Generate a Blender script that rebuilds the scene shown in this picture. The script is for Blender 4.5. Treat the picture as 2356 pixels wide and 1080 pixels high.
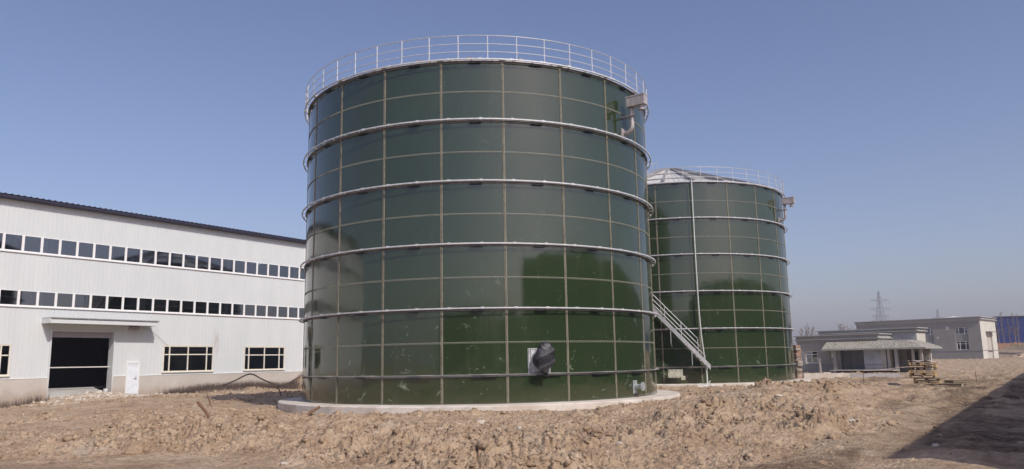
import bpy, math, random
import numpy as np

for _o in list(bpy.data.objects):
    bpy.data.objects.remove(_o)
C = bpy.context.scene
COL = C.collection
R_ = math.radians
PI = math.pi

# ------------------------------------------------------------------ camera, sky, sun, exposure
CAM_Z = 1.508
cd = bpy.data.cameras.new("camera")
cam = bpy.data.objects.new("camera", cd)
COL.objects.link(cam)
cd.sensor_fit = 'HORIZONTAL'
cd.sensor_width = 36.0
cd.lens = 36.0 * 1775.2 / 2356.0
cd.clip_start = 0.1
cd.clip_end = 20000
from mathutils import Matrix, Vector
PITCH, ROLL = 0.16277, 0.0181
cam.matrix_world = (Matrix.Translation((0, 0, CAM_Z)) @ Matrix.Rotation(PI / 2 + PITCH, 4, 'X')
                    @ Matrix.Rotation(-ROLL, 4, 'Z'))
C.camera = cam

SUN_EL, SUN_AZ = 43.0, 36.0          # azimuth: degrees to the right of straight behind the camera
world = bpy.data.worlds.new("World")
C.world = world
world.use_nodes = True
wn = world.node_tree
sky = wn.nodes.new('ShaderNodeTexSky')
sky.sky_type = 'NISHITA'
sky.sun_disc = False
sky.sun_elevation = R_(SUN_EL)
sky.sun_rotation = R_(180 - SUN_AZ)
sky.altitude = 0
sky.air_density = 1.0
sky.dust_density = 2.0
sky.ozone_density = 1.0
tint = wn.nodes.new('ShaderNodeMix')          # camera white balance on the sky
tint.data_type = 'RGBA'
tint.blend_type = 'MULTIPLY'
tint.inputs[0].default_value = 1.0
tint.inputs[7].default_value = (1.05, 0.965, 1.09, 1)
bg = wn.nodes['Background']
bg.inputs['Strength'].default_value = 0.116
wn.links.new(sky.outputs[0], tint.inputs[6])
wn.links.new(tint.outputs[2], bg.inputs['Color'])

sd = bpy.data.lights.new("sun", 'SUN')
sd.energy = 3.5
sd.angle = R_(0.53)
sd.color = (1.0, 0.945, 0.86)
sun = bpy.data.objects.new("sun", sd)
COL.objects.link(sun)
_sv = Vector((math.sin(R_(SUN_AZ)) * math.cos(R_(SUN_EL)), -math.cos(R_(SUN_AZ)) * math.cos(R_(SUN_EL)), math.sin(R_(SUN_EL))))
sun.rotation_euler = _sv.to_track_quat('Z', 'Y').to_euler()

C.view_settings.view_transform = 'Standard'
C.view_settings.look = 'None'
C.view_settings.exposure = 0.0
C.view_settings.gamma = 1.0
C.render.engine = 'CYCLES'
C.cycles.max_bounces = 8
C.cycles.use_denoising = True

rng = np.random.default_rng(7)
rnd = random.Random(11)

# ------------------------------------------------------------------ materials
def new_mat(name):
    m = bpy.data.materials.new(name)
    m.use_nodes = True
    nt = m.node_tree
    return m, nt, nt.nodes['Principled BSDF']

def tex_noise(nt, scale, detail=4, rough=0.55, vec=None, dist=0.0):
    n = nt.nodes.new('ShaderNodeTexNoise')
    n.inputs['Scale'].default_value = scale
    n.inputs['Detail'].default_value = detail
    n.inputs['Roughness'].default_value = rough
    n.inputs['Distortion'].default_value = dist
    if vec is not None:
        nt.links.new(vec, n.inputs['Vector'])
    return n

def coords(nt, scale=(1, 1, 1), kind='Object'):
    tc = nt.nodes.new('ShaderNodeTexCoord')
    mp = nt.nodes.new('ShaderNodeMapping')
    mp.inputs['Scale'].default_value = scale
    nt.links.new(tc.outputs[kind], mp.inputs['Vector'])
    return mp.outputs[0]

def ramp(nt, src, stops):
    r = nt.nodes.new('ShaderNodeValToRGB')
    e = r.color_ramp.elements
    while len(e) < len(stops):
        e.new(0.5)
    for i, (p, c) in enumerate(stops):
        e[i].position = p
        e[i].color = (c[0], c[1], c[2], 1) if not isinstance(c, (int, float)) else (c, c, c, 1)
    nt.links.new(src, r.inputs[0])
    return r.outputs[0]

def mix(nt, fac, a, b, mode='MIX'):
    m = nt.nodes.new('ShaderNodeMix')
    m.data_type = 'RGBA'
    m.blend_type = mode
    for s, v in ((m.inputs[0], fac), (m.inputs[6], a), (m.inputs[7], b)):
        if isinstance(v, (int, float)):
            s.default_value = v
        elif isinstance(v, tuple):
            s.default_value = (v[0], v[1], v[2], 1)
        else:
            nt.links.new(v, s)
    return m.outputs[2]

def bump(nt, bsdf, src, strength, dist):
    b = nt.nodes.new('ShaderNodeBump')
    b.inputs['Strength'].default_value = strength
    b.inputs['Distance'].default_value = dist
    nt.links.new(src, b.inputs['Height'])
    nt.links.new(b.outputs[0], bsdf.inputs['Normal'])

def simple(name, col, rough=0.7, metal=0.0, var=0.15, scale=3.0, bumpd=0.0, bscale=30, stretch=(1, 1, 1), ior=1.5):
    m, nt, b = new_mat(name)
    v = coords(nt, stretch)
    n = tex_noise(nt, scale, 5, 0.6, v)
    lo = tuple(c * (1 - var) for c in col)
    hi = tuple(min(1, c * (1 + var)) for c in col)
    c = ramp(nt, n.outputs['Fac'], [(0.3, lo), (0.7, hi)])
    nt.links.new(c, b.inputs['Base Color'])
    b.inputs['Roughness'].default_value = rough
    b.inputs['Metallic'].default_value = metal
    b.inputs['IOR'].default_value = ior
    if bumpd:
        n2 = tex_noise(nt, bscale, 6, 0.65, v)
        bump(nt, b, n2.outputs['Fac'], 1.0, bumpd)
    return m

M = {}
M['galv'] = simple('galvanised', (0.50, 0.51, 0.53), 0.42, 0.35, 0.22, 9)
M['galv_white'] = simple('galvanised_bright', (0.56, 0.57, 0.59), 0.5, 0.15, 0.15, 6)
M['angle'] = simple('angle_steel', (0.30, 0.28, 0.27), 0.55, 0.3, 0.35, 8)
M['bolt'] = simple('bolts', (0.12, 0.12, 0.12), 0.5, 0.3, 0.3, 20)
M['sealant'] = simple('sealant', (0.11, 0.115, 0.085), 0.75, 0, 0.5, 2.2, stretch=(1, 1, 1))
M['bolt_tan'] = simple('bolt_caps', (0.37, 0.325, 0.25), 0.7, 0, 0.45, 12)
M['bolt_grey'] = simple('bolt_caps_grey', (0.26, 0.26, 0.21), 0.6, 0, 0.25, 12)
M['ducting'] = simple('weathered_pipe', (0.44, 0.405, 0.40), 0.5, 0.25, 0.25, 5, 0.004, 20)
M['plate_white'] = simple('zinc_plate', (0.55, 0.56, 0.58), 0.6, 0.1, 0.25, 10)
M['plate_beige'] = simple('beige_plate', (0.50, 0.49, 0.40), 0.7, 0, 0.2, 5)
M['flange_grey'] = simple('grey_flange', (0.36, 0.39, 0.39), 0.5, 0.2, 0.2, 8)
M['black'] = simple('black_steel', (0.02, 0.02, 0.022), 0.6, 0, 0.3, 5)
M['rubber'] = simple('black_hose', (0.035, 0.032, 0.032), 0.7, 0, 0.3, 5)
M['pale_hose'] = simple('pale_hose', (0.52, 0.55, 0.53), 0.5, 0, 0.1, 2)
M['roof_sheet'] = simple('roof_sheet', (0.62, 0.61, 0.59), 0.5, 0.1, 0.14, 3)
M['roof_dark'] = simple('roof_rib', (0.26, 0.25, 0.25), 0.6, 0, 0.2, 3)
M['rust'] = simple('rusty_pipe', (0.16, 0.085, 0.05), 0.8, 0, 0.4, 20, 0.002, 60)
M['eave'] = simple('dark_eave', (0.028, 0.024, 0.045), 0.5, 0.1, 0.3, 3)
M['frame_white'] = simple('white_frame', (0.78, 0.78, 0.77), 0.45, 0, 0.05, 5)
M['frame_cream'] = simple('cream_frame', (0.72, 0.68, 0.58), 0.5, 0, 0.08, 5)
M['shutter'] = simple('shutter_steel', (0.36, 0.33, 0.36), 0.6, 0, 0.06, 5)
M['door_white'] = simple('white_door', (0.70, 0.74, 0.78), 0.5, 0, 0.10, 4)
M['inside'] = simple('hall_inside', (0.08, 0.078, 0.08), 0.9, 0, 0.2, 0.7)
M['inside_col'] = simple('steel_column', (0.62, 0.60, 0.55), 0.7, 0, 0.1, 2)
M['grey_door'] = simple('grey_door', (0.14, 0.14, 0.15), 0.6, 0, 0.2, 2)
M['wood'] = simple('pallet_wood', (0.60, 0.41, 0.20), 0.8, 0, 0.45, 7, 0.003, 40, (1, 6, 6))
M['wood_old'] = simple('weathered_wood', (0.25, 0.19, 0.13), 0.85, 0, 0.35, 7, 0.003, 40, (1, 6, 6))
M['tape'] = simple('barrier_tape', (0.50, 0.42, 0.38), 0.6, 0, 0.2, 6)
M['blue'] = simple('blue_sheet', (0.0005, 0.012, 0.125), 0.85, 0, 0.08, 0.4, stretch=(4, 4, .2))
M['bark'] = simple('bark', (0.20, 0.15, 0.12), 0.9, 0, 0.2, 3)
M['pylon'] = simple('pylon_steel', (0.26, 0.26, 0.27), 0.6, 0.2, 0.1, 1)
M['brick'] = simple('red_brick', (0.30, 0.16, 0.11), 0.9, 0, 0.35, 1.2)
M['stone_white'] = simple('pale_stone', (0.50, 0.44, 0.37), 0.9, 0, 0.15, 5, 0.01, 20)
M['weed'] = simple('dry_weed', (0.11, 0.08, 0.065), 0.95, 0, 0.5, 3)
M['grass_dry'] = simple('dry_grass', (0.34, 0.27, 0.15), 0.95, 0, 0.4, 1)
M['plastic_white'] = simple('white_plastic', (0.7, 0.72, 0.72), 0.4, 0, 0.1, 9)

def enamel():
    m, nt, b = new_mat('green_enamel')
    v = coords(nt)
    big = tex_noise(nt, 0.35, 4, 0.6, v)
    base = ramp(nt, big.outputs['Fac'], [(0.3, (0.021, 0.036, 0.014)), (0.72, (0.029, 0.046, 0.020))])
    # vertical run streaks of dust
    vs = coords(nt, (1.6, 1.6, 0.2))
    st = tex_noise(nt, 1.2, 5, 0.6, vs)
    stm = ramp(nt, st.outputs['Fac'], [(0.55, 0.0), (0.88, 0.14)])
    c1 = mix(nt, stm, base, (0.115, 0.125, 0.085))
    # grey-white splashes, mostly low on the wall
    sp = tex_noise(nt, 2.3, 8, 0.72, v, 0.6)
    spm = ramp(nt, sp.outputs['Fac'], [(0.61, 0.0), (0.67, 0.85)])
    tc = nt.nodes.new('ShaderNodeTexCoord')
    sx = nt.nodes.new('ShaderNodeSeparateXYZ')
    nt.links.new(tc.outputs['Object'], sx.inputs[0])
    low = nt.nodes.new('ShaderNodeMapRange')
    low.inputs['From Min'].default_value = 5.0
    low.inputs['From Max'].default_value = 1.0
    low.inputs['To Min'].default_value = 0.10
    nt.links.new(sx.outputs['Z'], low.inputs['Value'])
    mul = nt.nodes.new('ShaderNodeMath')
    mul.operation = 'MULTIPLY'
    nt.links.new(spm, mul.inputs[0])
    nt.links.new(low.outputs[0], mul.inputs[1])
    c2 = mix(nt, mul.outputs[0], c1, (0.20, 0.24, 0.18))
    # dirt film near the bottom rim
    rim = nt.nodes.new('ShaderNodeMapRange')
    rim.inputs['From Min'].default_value = 0.7
    rim.inputs['From Max'].default_value = 0.0
    rim.inputs['To Max'].default_value = 0.30
    nt.links.new(sx.outputs['Z'], rim.inputs['Value'])
    rn = tex_noise(nt, 1.1, 6, 0.7, v)
    mul2 = nt.nodes.new('ShaderNodeMath')
    mul2.operation = 'MULTIPLY'
    nt.links.new(rim.outputs[0], mul2.inputs[0])
    nt.links.new(rn.outputs['Fac'], mul2.inputs[1])
    c3 = mix(nt, mul2.outputs[0], c2, (0.17, 0.14, 0.10))
    nt.links.new(c3, b.inputs['Base Color'])
    rr = ramp(nt, st.outputs['Fac'], [(0.35, 0.055), (0.75, 0.15)])
    nt.links.new(rr, b.inputs['Roughness'])
    b.inputs['IOR'].default_value = 1.80
    wv = tex_noise(nt, 0.9, 2, 0.4, v)
    bump(nt, b, wv.outputs['Fac'], 0.5, 0.02)
    return m
M['enamel'] = enamel()

def concrete(name, col, scale=1.2, dark=0.6, rough=0.9, stain=(0.2, 0.15, 0.10), stain_amt=0.35, bd=0.006):
    m, nt, b = new_mat(name)
    v = coords(nt)
    n = tex_noise(nt, scale, 8, 0.65, v, 0.3)
    c = ramp(nt, n.outputs['Fac'], [(0.25, tuple(x * dark for x in col)), (0.5, col), (0.8, tuple(min(1, x * 1.12) for x in col))])
    n2 = tex_noise(nt, scale * 0.35, 4, 0.6, v)
    s = ramp(nt, n2.outputs['Fac'], [(0.45, 0.0), (0.75, stain_amt)])
    c = mix(nt, s, c, stain)
    nt.links.new(c, b.inputs['Base Color'])
    b.inputs['Roughness'].default_value = rough
    n3 = tex_noise(nt, 25, 5, 0.7, v)
    bump(nt, b, n3.outputs['Fac'], 0.8, bd)
    return m
M['slab'] = concrete('slab_concrete', (0.64, 0.59, 0.53), 1.4, 0.7, stain=(0.36, 0.27, 0.19), stain_amt=0.7)
M['plinth'] = concrete('beige_plinth', (0.50, 0.46, 0.415), 0.5, 0.85, stain=(0.38, 0.31, 0.24), stain_amt=0.5, bd=0.002)
def splash(m, z0, z1):
    nt = m.node_tree; b = nt.nodes['Principled BSDF']
    src = b.inputs['Base Color'].links[0].from_socket
    tc = nt.nodes.new('ShaderNodeTexCoord'); sx = nt.nodes.new('ShaderNodeSeparateXYZ'); nt.links.new(tc.outputs['Object'], sx.inputs[0])
    nz_ = tex_noise(nt, 1.3, 7, 0.7, tc.outputs['Object'])
    ad = nt.nodes.new('ShaderNodeMath'); ad.operation = 'MULTIPLY_ADD'; ad.inputs[1].default_value = 1.6; nt.links.new(nz_.outputs['Fac'], ad.inputs[0]); nt.links.new(sx.outputs['Z'], ad.inputs[2])
    mr = nt.nodes.new('ShaderNodeMapRange'); mr.inputs['From Min'].default_value = z1 + .8; mr.inputs['From Max'].default_value = z0 + .8; mr.inputs['To Max'].default_value = .75
    nt.links.new(ad.outputs[0], mr.inputs['Value'])
    nt.links.new(mix(nt, mr.outputs[0], src, (0.30, 0.20, 0.13)), b.inputs['Base Color'])
splash(M['plinth'], -.7, .35)
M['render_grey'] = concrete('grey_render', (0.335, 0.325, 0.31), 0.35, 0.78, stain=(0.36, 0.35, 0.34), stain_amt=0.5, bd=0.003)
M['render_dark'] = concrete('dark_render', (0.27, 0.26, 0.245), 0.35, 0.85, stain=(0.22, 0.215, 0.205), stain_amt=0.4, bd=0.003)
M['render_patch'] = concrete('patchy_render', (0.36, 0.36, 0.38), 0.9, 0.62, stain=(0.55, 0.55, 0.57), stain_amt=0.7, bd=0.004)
M['render_sunlit'] = concrete('sunlit_render', (0.56, 0.54, 0.48), 0.6, 0.8, stain=(0.3, 0.28, 0.26), bd=0.003)  # side-wall render, sunlit brightness put into the colour
M['cornice'] = concrete('cornice_render', (0.37, 0.36, 0.345), 0.6, 0.8, stain=(0.3, 0.28, 0.26), bd=0.003)
M['rough_stone'] = concrete('rough_awning', (0.34, 0.315, 0.27), 1.6, 0.6, stain=(0.27, 0.235, 0.16), stain_amt=0.6, bd=0.03)
M['pale_wall'] = concrete('pale_low_wall', (0.46, 0.43, 0.39), 0.8, 0.8)
M['ramp'] = concrete('ramp_concrete', (0.46, 0.45, 0.43), 0.9, 0.8)
M['offwall'] = simple('shed_panels', (0.13, 0.15, 0.13), 0.7, 0, 0.1, 0.3)
M['offroof'] = simple('shed_roof', (0.10, 0.11, 0.16), 0.6, 0, 0.1, 0.5)

def white_cladding():
    m, nt, b = new_mat('white_cladding')
    v = coords(nt, (0.5, 0.5, 0.12))
    n = tex_noise(nt, 1.6, 6, 0.6, v)
    c = ramp(nt, n.outputs['Fac'], [(0.3, (0.575, 0.60, 0.605)), (0.7, (0.625, 0.65, 0.65))])
    # brown smoke stain beside the wide window
    tc = nt.nodes.new('ShaderNodeTexCoord')
    sx = nt.nodes.new('ShaderNodeSeparateXYZ')
    nt.links.new(tc.outputs['Object'], sx.inputs[0])
    def blob(cx, cz, wx, wz):
        a = nt.nodes.new('ShaderNodeMath'); a.operation = 'SUBTRACT'; a.inputs[1].default_value = cx
        nt.links.new(sx.outputs['X'], a.inputs[0])
        a2 = nt.nodes.new('ShaderNodeMath'); a2.operation = 'DIVIDE'; a2.inputs[1].default_value = wx
        nt.links.new(a.outputs[0], a2.inputs[0])
        a3 = nt.nodes.new('ShaderNodeMath'); a3.operation = 'POWER'; a3.inputs[1].default_value = 2
        nt.links.new(a2.outputs[0], a3.inputs[0])
        d = nt.nodes.new('ShaderNodeMath'); d.operation = 'SUBTRACT'; d.inputs[1].default_value = cz
        nt.links.new(sx.outputs['Z'], d.inputs[0])
        d2 = nt.nodes.new('ShaderNodeMath'); d2.operation = 'DIVIDE'; d2.inputs[1].default_value = wz
        nt.links.new(d.outputs[0], d2.inputs[0])
        d3 = nt.nodes.new('ShaderNodeMath'); d3.operation = 'POWER'; d3.inputs[1].default_value = 2
        nt.links.new(d2.outputs[0], d3.inputs[0])
        s = nt.nodes.new('ShaderNodeMath'); s.operation = 'ADD'
        nt.links.new(a3.outputs[0], s.inputs[0]); nt.links.new(d3.outputs[0], s.inputs[1])
        return ramp(nt, s.outputs[0], [(0.0, 1.0), (1.0, 0.0)])
    bl = blob(6.75, 3.4, 0.45, 1.2)
    nn = tex_noise(nt, 2.5, 5, 0.7, coords(nt, (2, 2, .6)))
    mm = mix(nt, 1.0, bl, ramp(nt, nn.outputs['Fac'], [(0.40, 0.0), (0.75, 0.8)]), 'MULTIPLY')
    c = mix(nt, mm, c, (0.30, 0.20, 0.15))
    nt.links.new(c, b.inputs['Base Color'])
    b.inputs['Roughness'].default_value = 0.45
    return m
M['cladding'] = white_cladding()
splash(M['cladding'], -1.2, 1.2)

def glass(name, tint=(0.74, 0.80, 0.84), refl=0.12):
    m = bpy.data.materials.new(name)
    m.use_nodes = True
    nt = m.node_tree
    nt.nodes.clear()
    out = nt.nodes.new('ShaderNodeOutputMaterial')
    tr = nt.nodes.new('ShaderNodeBsdfTransparent')
    tr.inputs[0].default_value = (*tint, 1)
    gl = nt.nodes.new('ShaderNodeBsdfGlossy')
    gl.inputs['Roughness'].default_value = 0.03
    gl.inputs[0].default_value = (0.9, 0.93, 1.0, 1)
    fr = nt.nodes.new('ShaderNodeFresnel')
    fr.inputs[0].default_value = 2.7
    ms = nt.nodes.new('ShaderNodeMixShader')
    nt.links.new(fr.outputs[0], ms.inputs[0])
    nt.links.new(tr.outputs[0], ms.inputs[1])
    nt.links.new(gl.outputs[0], ms.inputs[2])
    nt.links.new(ms.outputs[0], out.inputs[0])
    return m
M['glass'] = glass('window_glass')

def black_film():
    m, nt, b = new_mat('black_film')
    tc = nt.nodes.new('ShaderNodeTexCoord')
    w = nt.nodes.new('ShaderNodeTexWave')
    w.inputs['Scale'].default_value = 0.55
    w.inputs['Distortion'].default_value = 2.5
    w.bands_direction = 'Z'
    mp = nt.nodes.new('ShaderNodeMapping')
    mp.inputs['Rotation'].default_value = (0.0, 0.45, 0.0)
    nt.links.new(tc.outputs['Object'], mp.inputs[0])
    nt.links.new(mp.outputs[0], w.inputs['Vector'])
    c = ramp(nt, w.outputs['Fac'], [(0.35, (0.016, 0.016, 0.020)), (0.70, (0.085, 0.085, 0.10)), (0.95, (0.03, 0.03, 0.037))])
    nt.links.new(c, b.inputs['Base Color'])
    b.inputs['Roughness'].default_value = 0.4
    n = tex_noise(nt, 9, 6, 0.7, tc.outputs['Object'])
    bump(nt, b, n.outputs['Fac'], 1.0, 0.03)
    return m
M['film'] = black_film()

def soil():
    m, nt, b = new_mat('bare_soil')
    v = coords(nt)
    big = tex_noise(nt, 0.16, 5, 0.6, v)
    mid = tex_noise(nt, 0.9, 6, 0.62, v, 0.5)
    fine = tex_noise(nt, 9.0, 8, 0.75, v)
    c = ramp(nt, mid.outputs['Fac'], [(0.28, (0.312, 0.213, 0.138)), (0.5, (0.440, 0.324, 0.220)), (0.75, (0.55, 0.428, 0.310))])
    f = ramp(nt, fine.outputs['Fac'], [(0.30, 0.60), (0.58, 1.12)])
    c = mix(nt, 1.0, c, f, 'MULTIPLY')
    och = tex_noise(nt, 0.75, 5, 0.7, v, 1.2)
    om = ramp(nt, och.outputs['Fac'], [(0.62, 0.0), (0.76, 0.5)])
    c = mix(nt, om, c, (0.42, 0.25, 0.12))
    gr = tex_noise(nt, 0.5, 5, 0.7, v, 0.8)
    gm = ramp(nt, gr.outputs['Fac'], [(0.57, 0.0), (0.72, 0.6)])
    c = mix(nt, gm, c, (0.50, 0.44, 0.36))
    cl = tex_noise(nt, 3.2, 6, 0.7, v, 0.6)
    cm = ramp(nt, cl.outputs['Fac'], [(0.53, 0.0), (0.66, 0.62)])
    c = mix(nt, cm, c, (0.22, 0.138, 0.092))
    # attributes painted per vertex: damp (dark wheel tracks, and the shed's shade deepened on the road) and lime (pale rubble dust)
    at = nt.nodes.new('ShaderNodeAttribute'); at.attribute_name = 'damp_shade'
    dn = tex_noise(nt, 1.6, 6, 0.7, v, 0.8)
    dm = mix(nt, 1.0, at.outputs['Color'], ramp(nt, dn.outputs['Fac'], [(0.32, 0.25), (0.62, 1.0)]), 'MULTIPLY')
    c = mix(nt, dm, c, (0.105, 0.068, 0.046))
    al = nt.nodes.new('ShaderNodeAttribute'); al.attribute_name = 'lime'
    lm = mix(nt, 1.0, al.outputs['Color'], ramp(nt, och.outputs['Fac'], [(0.35, 0.2), (0.6, 1.0)]), 'MULTIPLY')
    c = mix(nt, lm, c, (0.56, 0.48, 0.38))
    ag = nt.nodes.new('ShaderNodeAttribute'); ag.attribute_name = 'turf'
    tm = mix(nt, 1.0, ag.outputs['Color'], ramp(nt, mid.outputs['Fac'], [(0.4, 0.0), (0.6, 1.0)]), 'MULTIPLY')
    c = mix(nt, tm, c, (0.16, 0.15, 0.07))
    nt.links.new(c, b.inputs['Base Color'])
    b.inputs['Roughness'].default_value = 0.95
    b.inputs['Specular IOR Level'].default_value = 0.2
    bn = tex_noise(nt, 22, 9, 0.8, v)
    vo = nt.nodes.new('ShaderNodeTexVoronoi'); vo.inputs['Scale'].default_value = 13.0
    vo.inputs['Detail'].default_value = 2.0
    nt.links.new(bn.outputs['Color'], vo.inputs['Vector']) if False else nt.links.new(v, vo.inputs['Vector'])
    sm = nt.nodes.new('ShaderNodeMath'); sm.operation = 'SUBTRACT'
    nt.links.new(bn.outputs['Fac'], sm.inputs[0]); nt.links.new(vo.outputs['Distance'], sm.inputs[1])
    bump(nt, b, sm.outputs[0], 1.0, 0.030)
    return m
M['soil'] = soil()

# ------------------------------------------------------------------ mesh building
class MB:
    def __init__(s):
        s.v = []; s.f = []; s.mi = []
    def add(s, vs, fs, mi=0):
        o = len(s.v)
        s.v.extend([tuple(map(float, p)) for p in vs])
        s.f.extend([tuple(o + i for i in f) for f in fs])
        s.mi.extend([mi] * len(fs))
    def box(s, x0, x1, y0, y1, z0, z1, mi=0, fn=None):
        vs = [(x, y, z) for z in (z0, z1) for y in (y0, y1) for x in (x0, x1)]
        if fn: vs = [fn(*p) for p in vs]
        s.add(vs, [(0, 2, 3, 1), (4, 5, 7, 6), (0, 1, 5, 4), (2, 6, 7, 3), (0, 4, 6, 2), (1, 3, 7, 5)], mi)
    def tube(s, pts, r, n=6, mi=0, closed=False, cap=True):
        pts = [Vector(p) for p in pts]
        N = len(pts)
        rr = r if hasattr(r, '__len__') else [r] * N
        base = len(s.v); vs = []
        prev = None
        for i, p in enumerate(pts):
            if closed:
                t = (pts[(i + 1) % N] - pts[i - 1]).normalized()
            else:
                t = (pts[min(i + 1, N - 1)] - pts[max(i - 1, 0)]).normalized()
            if prev is None:
                a = Vector((0, 0, 1)) if abs(t.z) < 0.9 else Vector((1, 0, 0))
                u = t.cross(a).normalized()
            else:
                u = (prev - t * prev.dot(t)).normalized()
            prev = u
            w = t.cross(u)
            for k in range(n):
                an = 2 * PI * k / n
                vs.append(p + (u * math.cos(an) + w * math.sin(an)) * rr[i])
        fs = []
        for i in range(N if closed else N - 1):
            j = (i + 1) % N
            for k in range(n):
                l = (k + 1) % n
                fs.append((i * n + k, i * n + l, j * n + l, j * n + k))
        if cap and not closed:
            fs.append(tuple(range(n))[::-1]); fs.append(tuple((N - 1) * n + k for k in range(n)))
        s.add(vs, fs, mi)
    def ring(s, prof, a0, a1, n, mi=0):
        """revolve a closed profile [(r, z)] about Z from angle a0 to a1 (degrees from -Y towards +X)"""
        full = abs(a1 - a0) >= 359.9
        m = len(prof); vs = []
        cnt = n if full else n + 1
        for i in range(cnt):
            a = R_(a0 + (a1 - a0) * i / n)
            for r, z in prof:
                vs.append((r * math.sin(a), -r * math.cos(a), z))
        fs = []
        for i in range(n):
            j = (i + 1) % cnt
            for k in range(m):
                l = (k + 1) % m
                fs.append((i * m + k, j * m + k, j * m + l, i * m + l))
        if not full:
            fs.append(tuple(range(m))); fs.append(tuple((cnt - 1) * m + k for k in range(m))[::-1])
        s.add(vs, fs, mi)
    def build(s, name, mats, parent=None, smooth=False, loc=None):
        me = bpy.data.meshes.new(name)
        me.from_pydata(s.v, [], s.f)
        if not isinstance(mats, (list, tuple)): mats = [mats]
        for m in mats: me.materials.append(m)
        if len(mats) > 1:
            me.polygons.foreach_set('material_index', s.mi)
        if smooth:
            me.polygons.foreach_set('use_smooth', [True] * len(me.polygons))
        me.update()
        o = bpy.data.objects.new(name, me)
        COL.objects.link(o)
        if parent: o.parent = parent
        if loc: o.location = loc
        return o

def recalc(o):
    import bmesh
    bm = bmesh.new(); bm.from_mesh(o.data)
    bmesh.ops.recalc_face_normals(bm, faces=bm.faces)
    bm.to_mesh(o.data); bm.free()
    return o

def tag(o, label=None, cat=None, group=None, kind=None):
    if label: o['label'] = label
    if cat: o['category'] = cat
    if group: o['group'] = group
    if kind: o['kind'] = kind
    return o

def empty(name, loc=(0, 0, 0), rz=0.0):
    o = bpy.data.objects.new(name, None)
    o.empty_display_size = 0.3
    COL.objects.link(o)
    o.location = loc
    o.rotation_euler = (0, 0, rz)
    return o

def copy_tree(o, parent=None):
    c = o.copy(); COL.objects.link(c); c.parent = parent
    for ch in list(o.children):
        copy_tree(ch, c)
    return c

# ------------------------------------------------------------------ noise for the ground (numpy)
def _h(i, j, k=0):
    n = (i.astype(np.int64) * 374761393 + j.astype(np.int64) * 668265263 + k * 1442695041) & 0xffffffff
    n = ((n ^ (n >> 13)) * 1274126177) & 0xffffffff
    n = ((n ^ (n >> 16)) * 2246822519) & 0xffffffff
    n = n ^ (n >> 15)
    return (n & 0xffffff) / float(0xffffff)

def vnoise(x, y, k=0):
    i = np.floor(x); j = np.floor(y)
    fx = x - i; fy = y - j
    fx = fx * fx * fx * (fx * (fx * 6 - 15) + 10); fy = fy * fy * fy * (fy * (fy * 6 - 15) + 10)
    a = _h(i, j, k); b = _h(i + 1, j, k); c = _h(i, j + 1, k); d = _h(i + 1, j + 1, k)
    return (a * (1 - fx) + b * fx) * (1 - fy) + (c * (1 - fx) + d * fx) * fy - 0.5

def fbm(x, y, oct=4, k=0, gain=0.5):
    s = 0; a = 1.0
    for o in range(oct):
        s = s + a * vnoise(x + 17.3 * o, y - 9.1 * o, k + o)
        x, y = x * 1.97 * 0.8 - y * 1.97 * 0.6, x * 1.97 * 0.6 + y * 1.97 * 0.8
        a *= gain
    return s

def clods(x, y, cell, k=0, present=0.7):
    """cellular heap of broken lumps: each cell is a lump with its own height and tilted flat top"""
    x = x / cell; y = y / cell
    i0 = np.floor(x); j0 = np.floor(y)
    best = np.full(x.shape, -9.0)
    for di in (-1, 0, 1):
        for dj in (-1, 0, 1):
            i = i0 + di; j = j0 + dj
            cx = i + _h(i, j, k); cy = j + _h(i, j, k + 1)
            on = _h(i, j, k + 2) < present
            hh = _h(i, j, k + 3)
            gx = (_h(i, j, k + 4) - 0.5) * 1.5; gy = (_h(i, j, k + 5) - 0.5) * 1.5
            dx = x - cx; dy = y - cy
            an = _h(i, j, k + 6) * PI
            ca, sa = np.cos(an), np.sin(an)
            u = np.abs(dx * ca + dy * sa); w = np.abs(-dx * sa + dy * ca)
            d = np.maximum(u * 1.25, w * 0.95) * 0.6 + 0.4 * np.hypot(dx, dy)
            top = (0.25 + 0.75 * hh) * (1 - (d / 0.62) ** 4) + (gx * dx + gy * dy) * 0.65 * (d < 0.6)
            val = np.where(on & (d < 0.62), np.maximum(top, 0), 0.0)
            best = np.maximum(best, val)
    return np.maximum(best, 0) * cell * 0.5

def sstep(a, b, x):
    t = np.clip((x - a) / (b - a), 0, 1)
    return t * t * (3 - 2 * t)

TANK1 = (-1.56, 36.5); TANK2 = (12.12, 57.72); TR = 8.0
HP = np.array([-27.28, 55.95]); HD = np.array([math.sin(R_(33)), math.cos(R_(33))]); HN = np.array([HD[1], -HD[0]])
CREST = [(-18, 25, 0.0, 5), (-9, 21.5, 0.06, 4), (-3, 19.0, 0.06, 4), (2.5, 19.6, 0.06, 3.4), (6.0, 22.8, 0.34, 3.0),
         (8.2, 26.0, 0.68, 3.6), (11, 30, 0.68, 3.8), (14, 35, 0.58, 4.0), (16.5, 41, 0.25, 3.5)]

def ground_masks(X, Y):
    r = np.hypot(X, Y); az = np.degrees(np.arctan2(X, Y))
    wob = fbm(X * 0.35, Y * 0.35, 3, 50) * 1.6
    toe = np.interp(az, [-60, -34, -23, -10, 0, 15, 22, 25, 60], [26, 19.5, 17.2, 13.5, 11.0, 13.2, 17.5, 21, 40])
    front = sstep(-0.4, 1.3, r - toe + wob)
    right_lim = np.interp(r, [10, 19, 24, 32, 45, 60, 90], [24, 25.0, 24.5, 24.0, 24.5, 22, 20])
    side = sstep(-0.8, 1.8, (right_lim - az) + wob * 1.4)
    mound = front * side * sstep(200, 60, r) * (np.abs(az) < 150)
    return r, az, toe, mound

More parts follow.
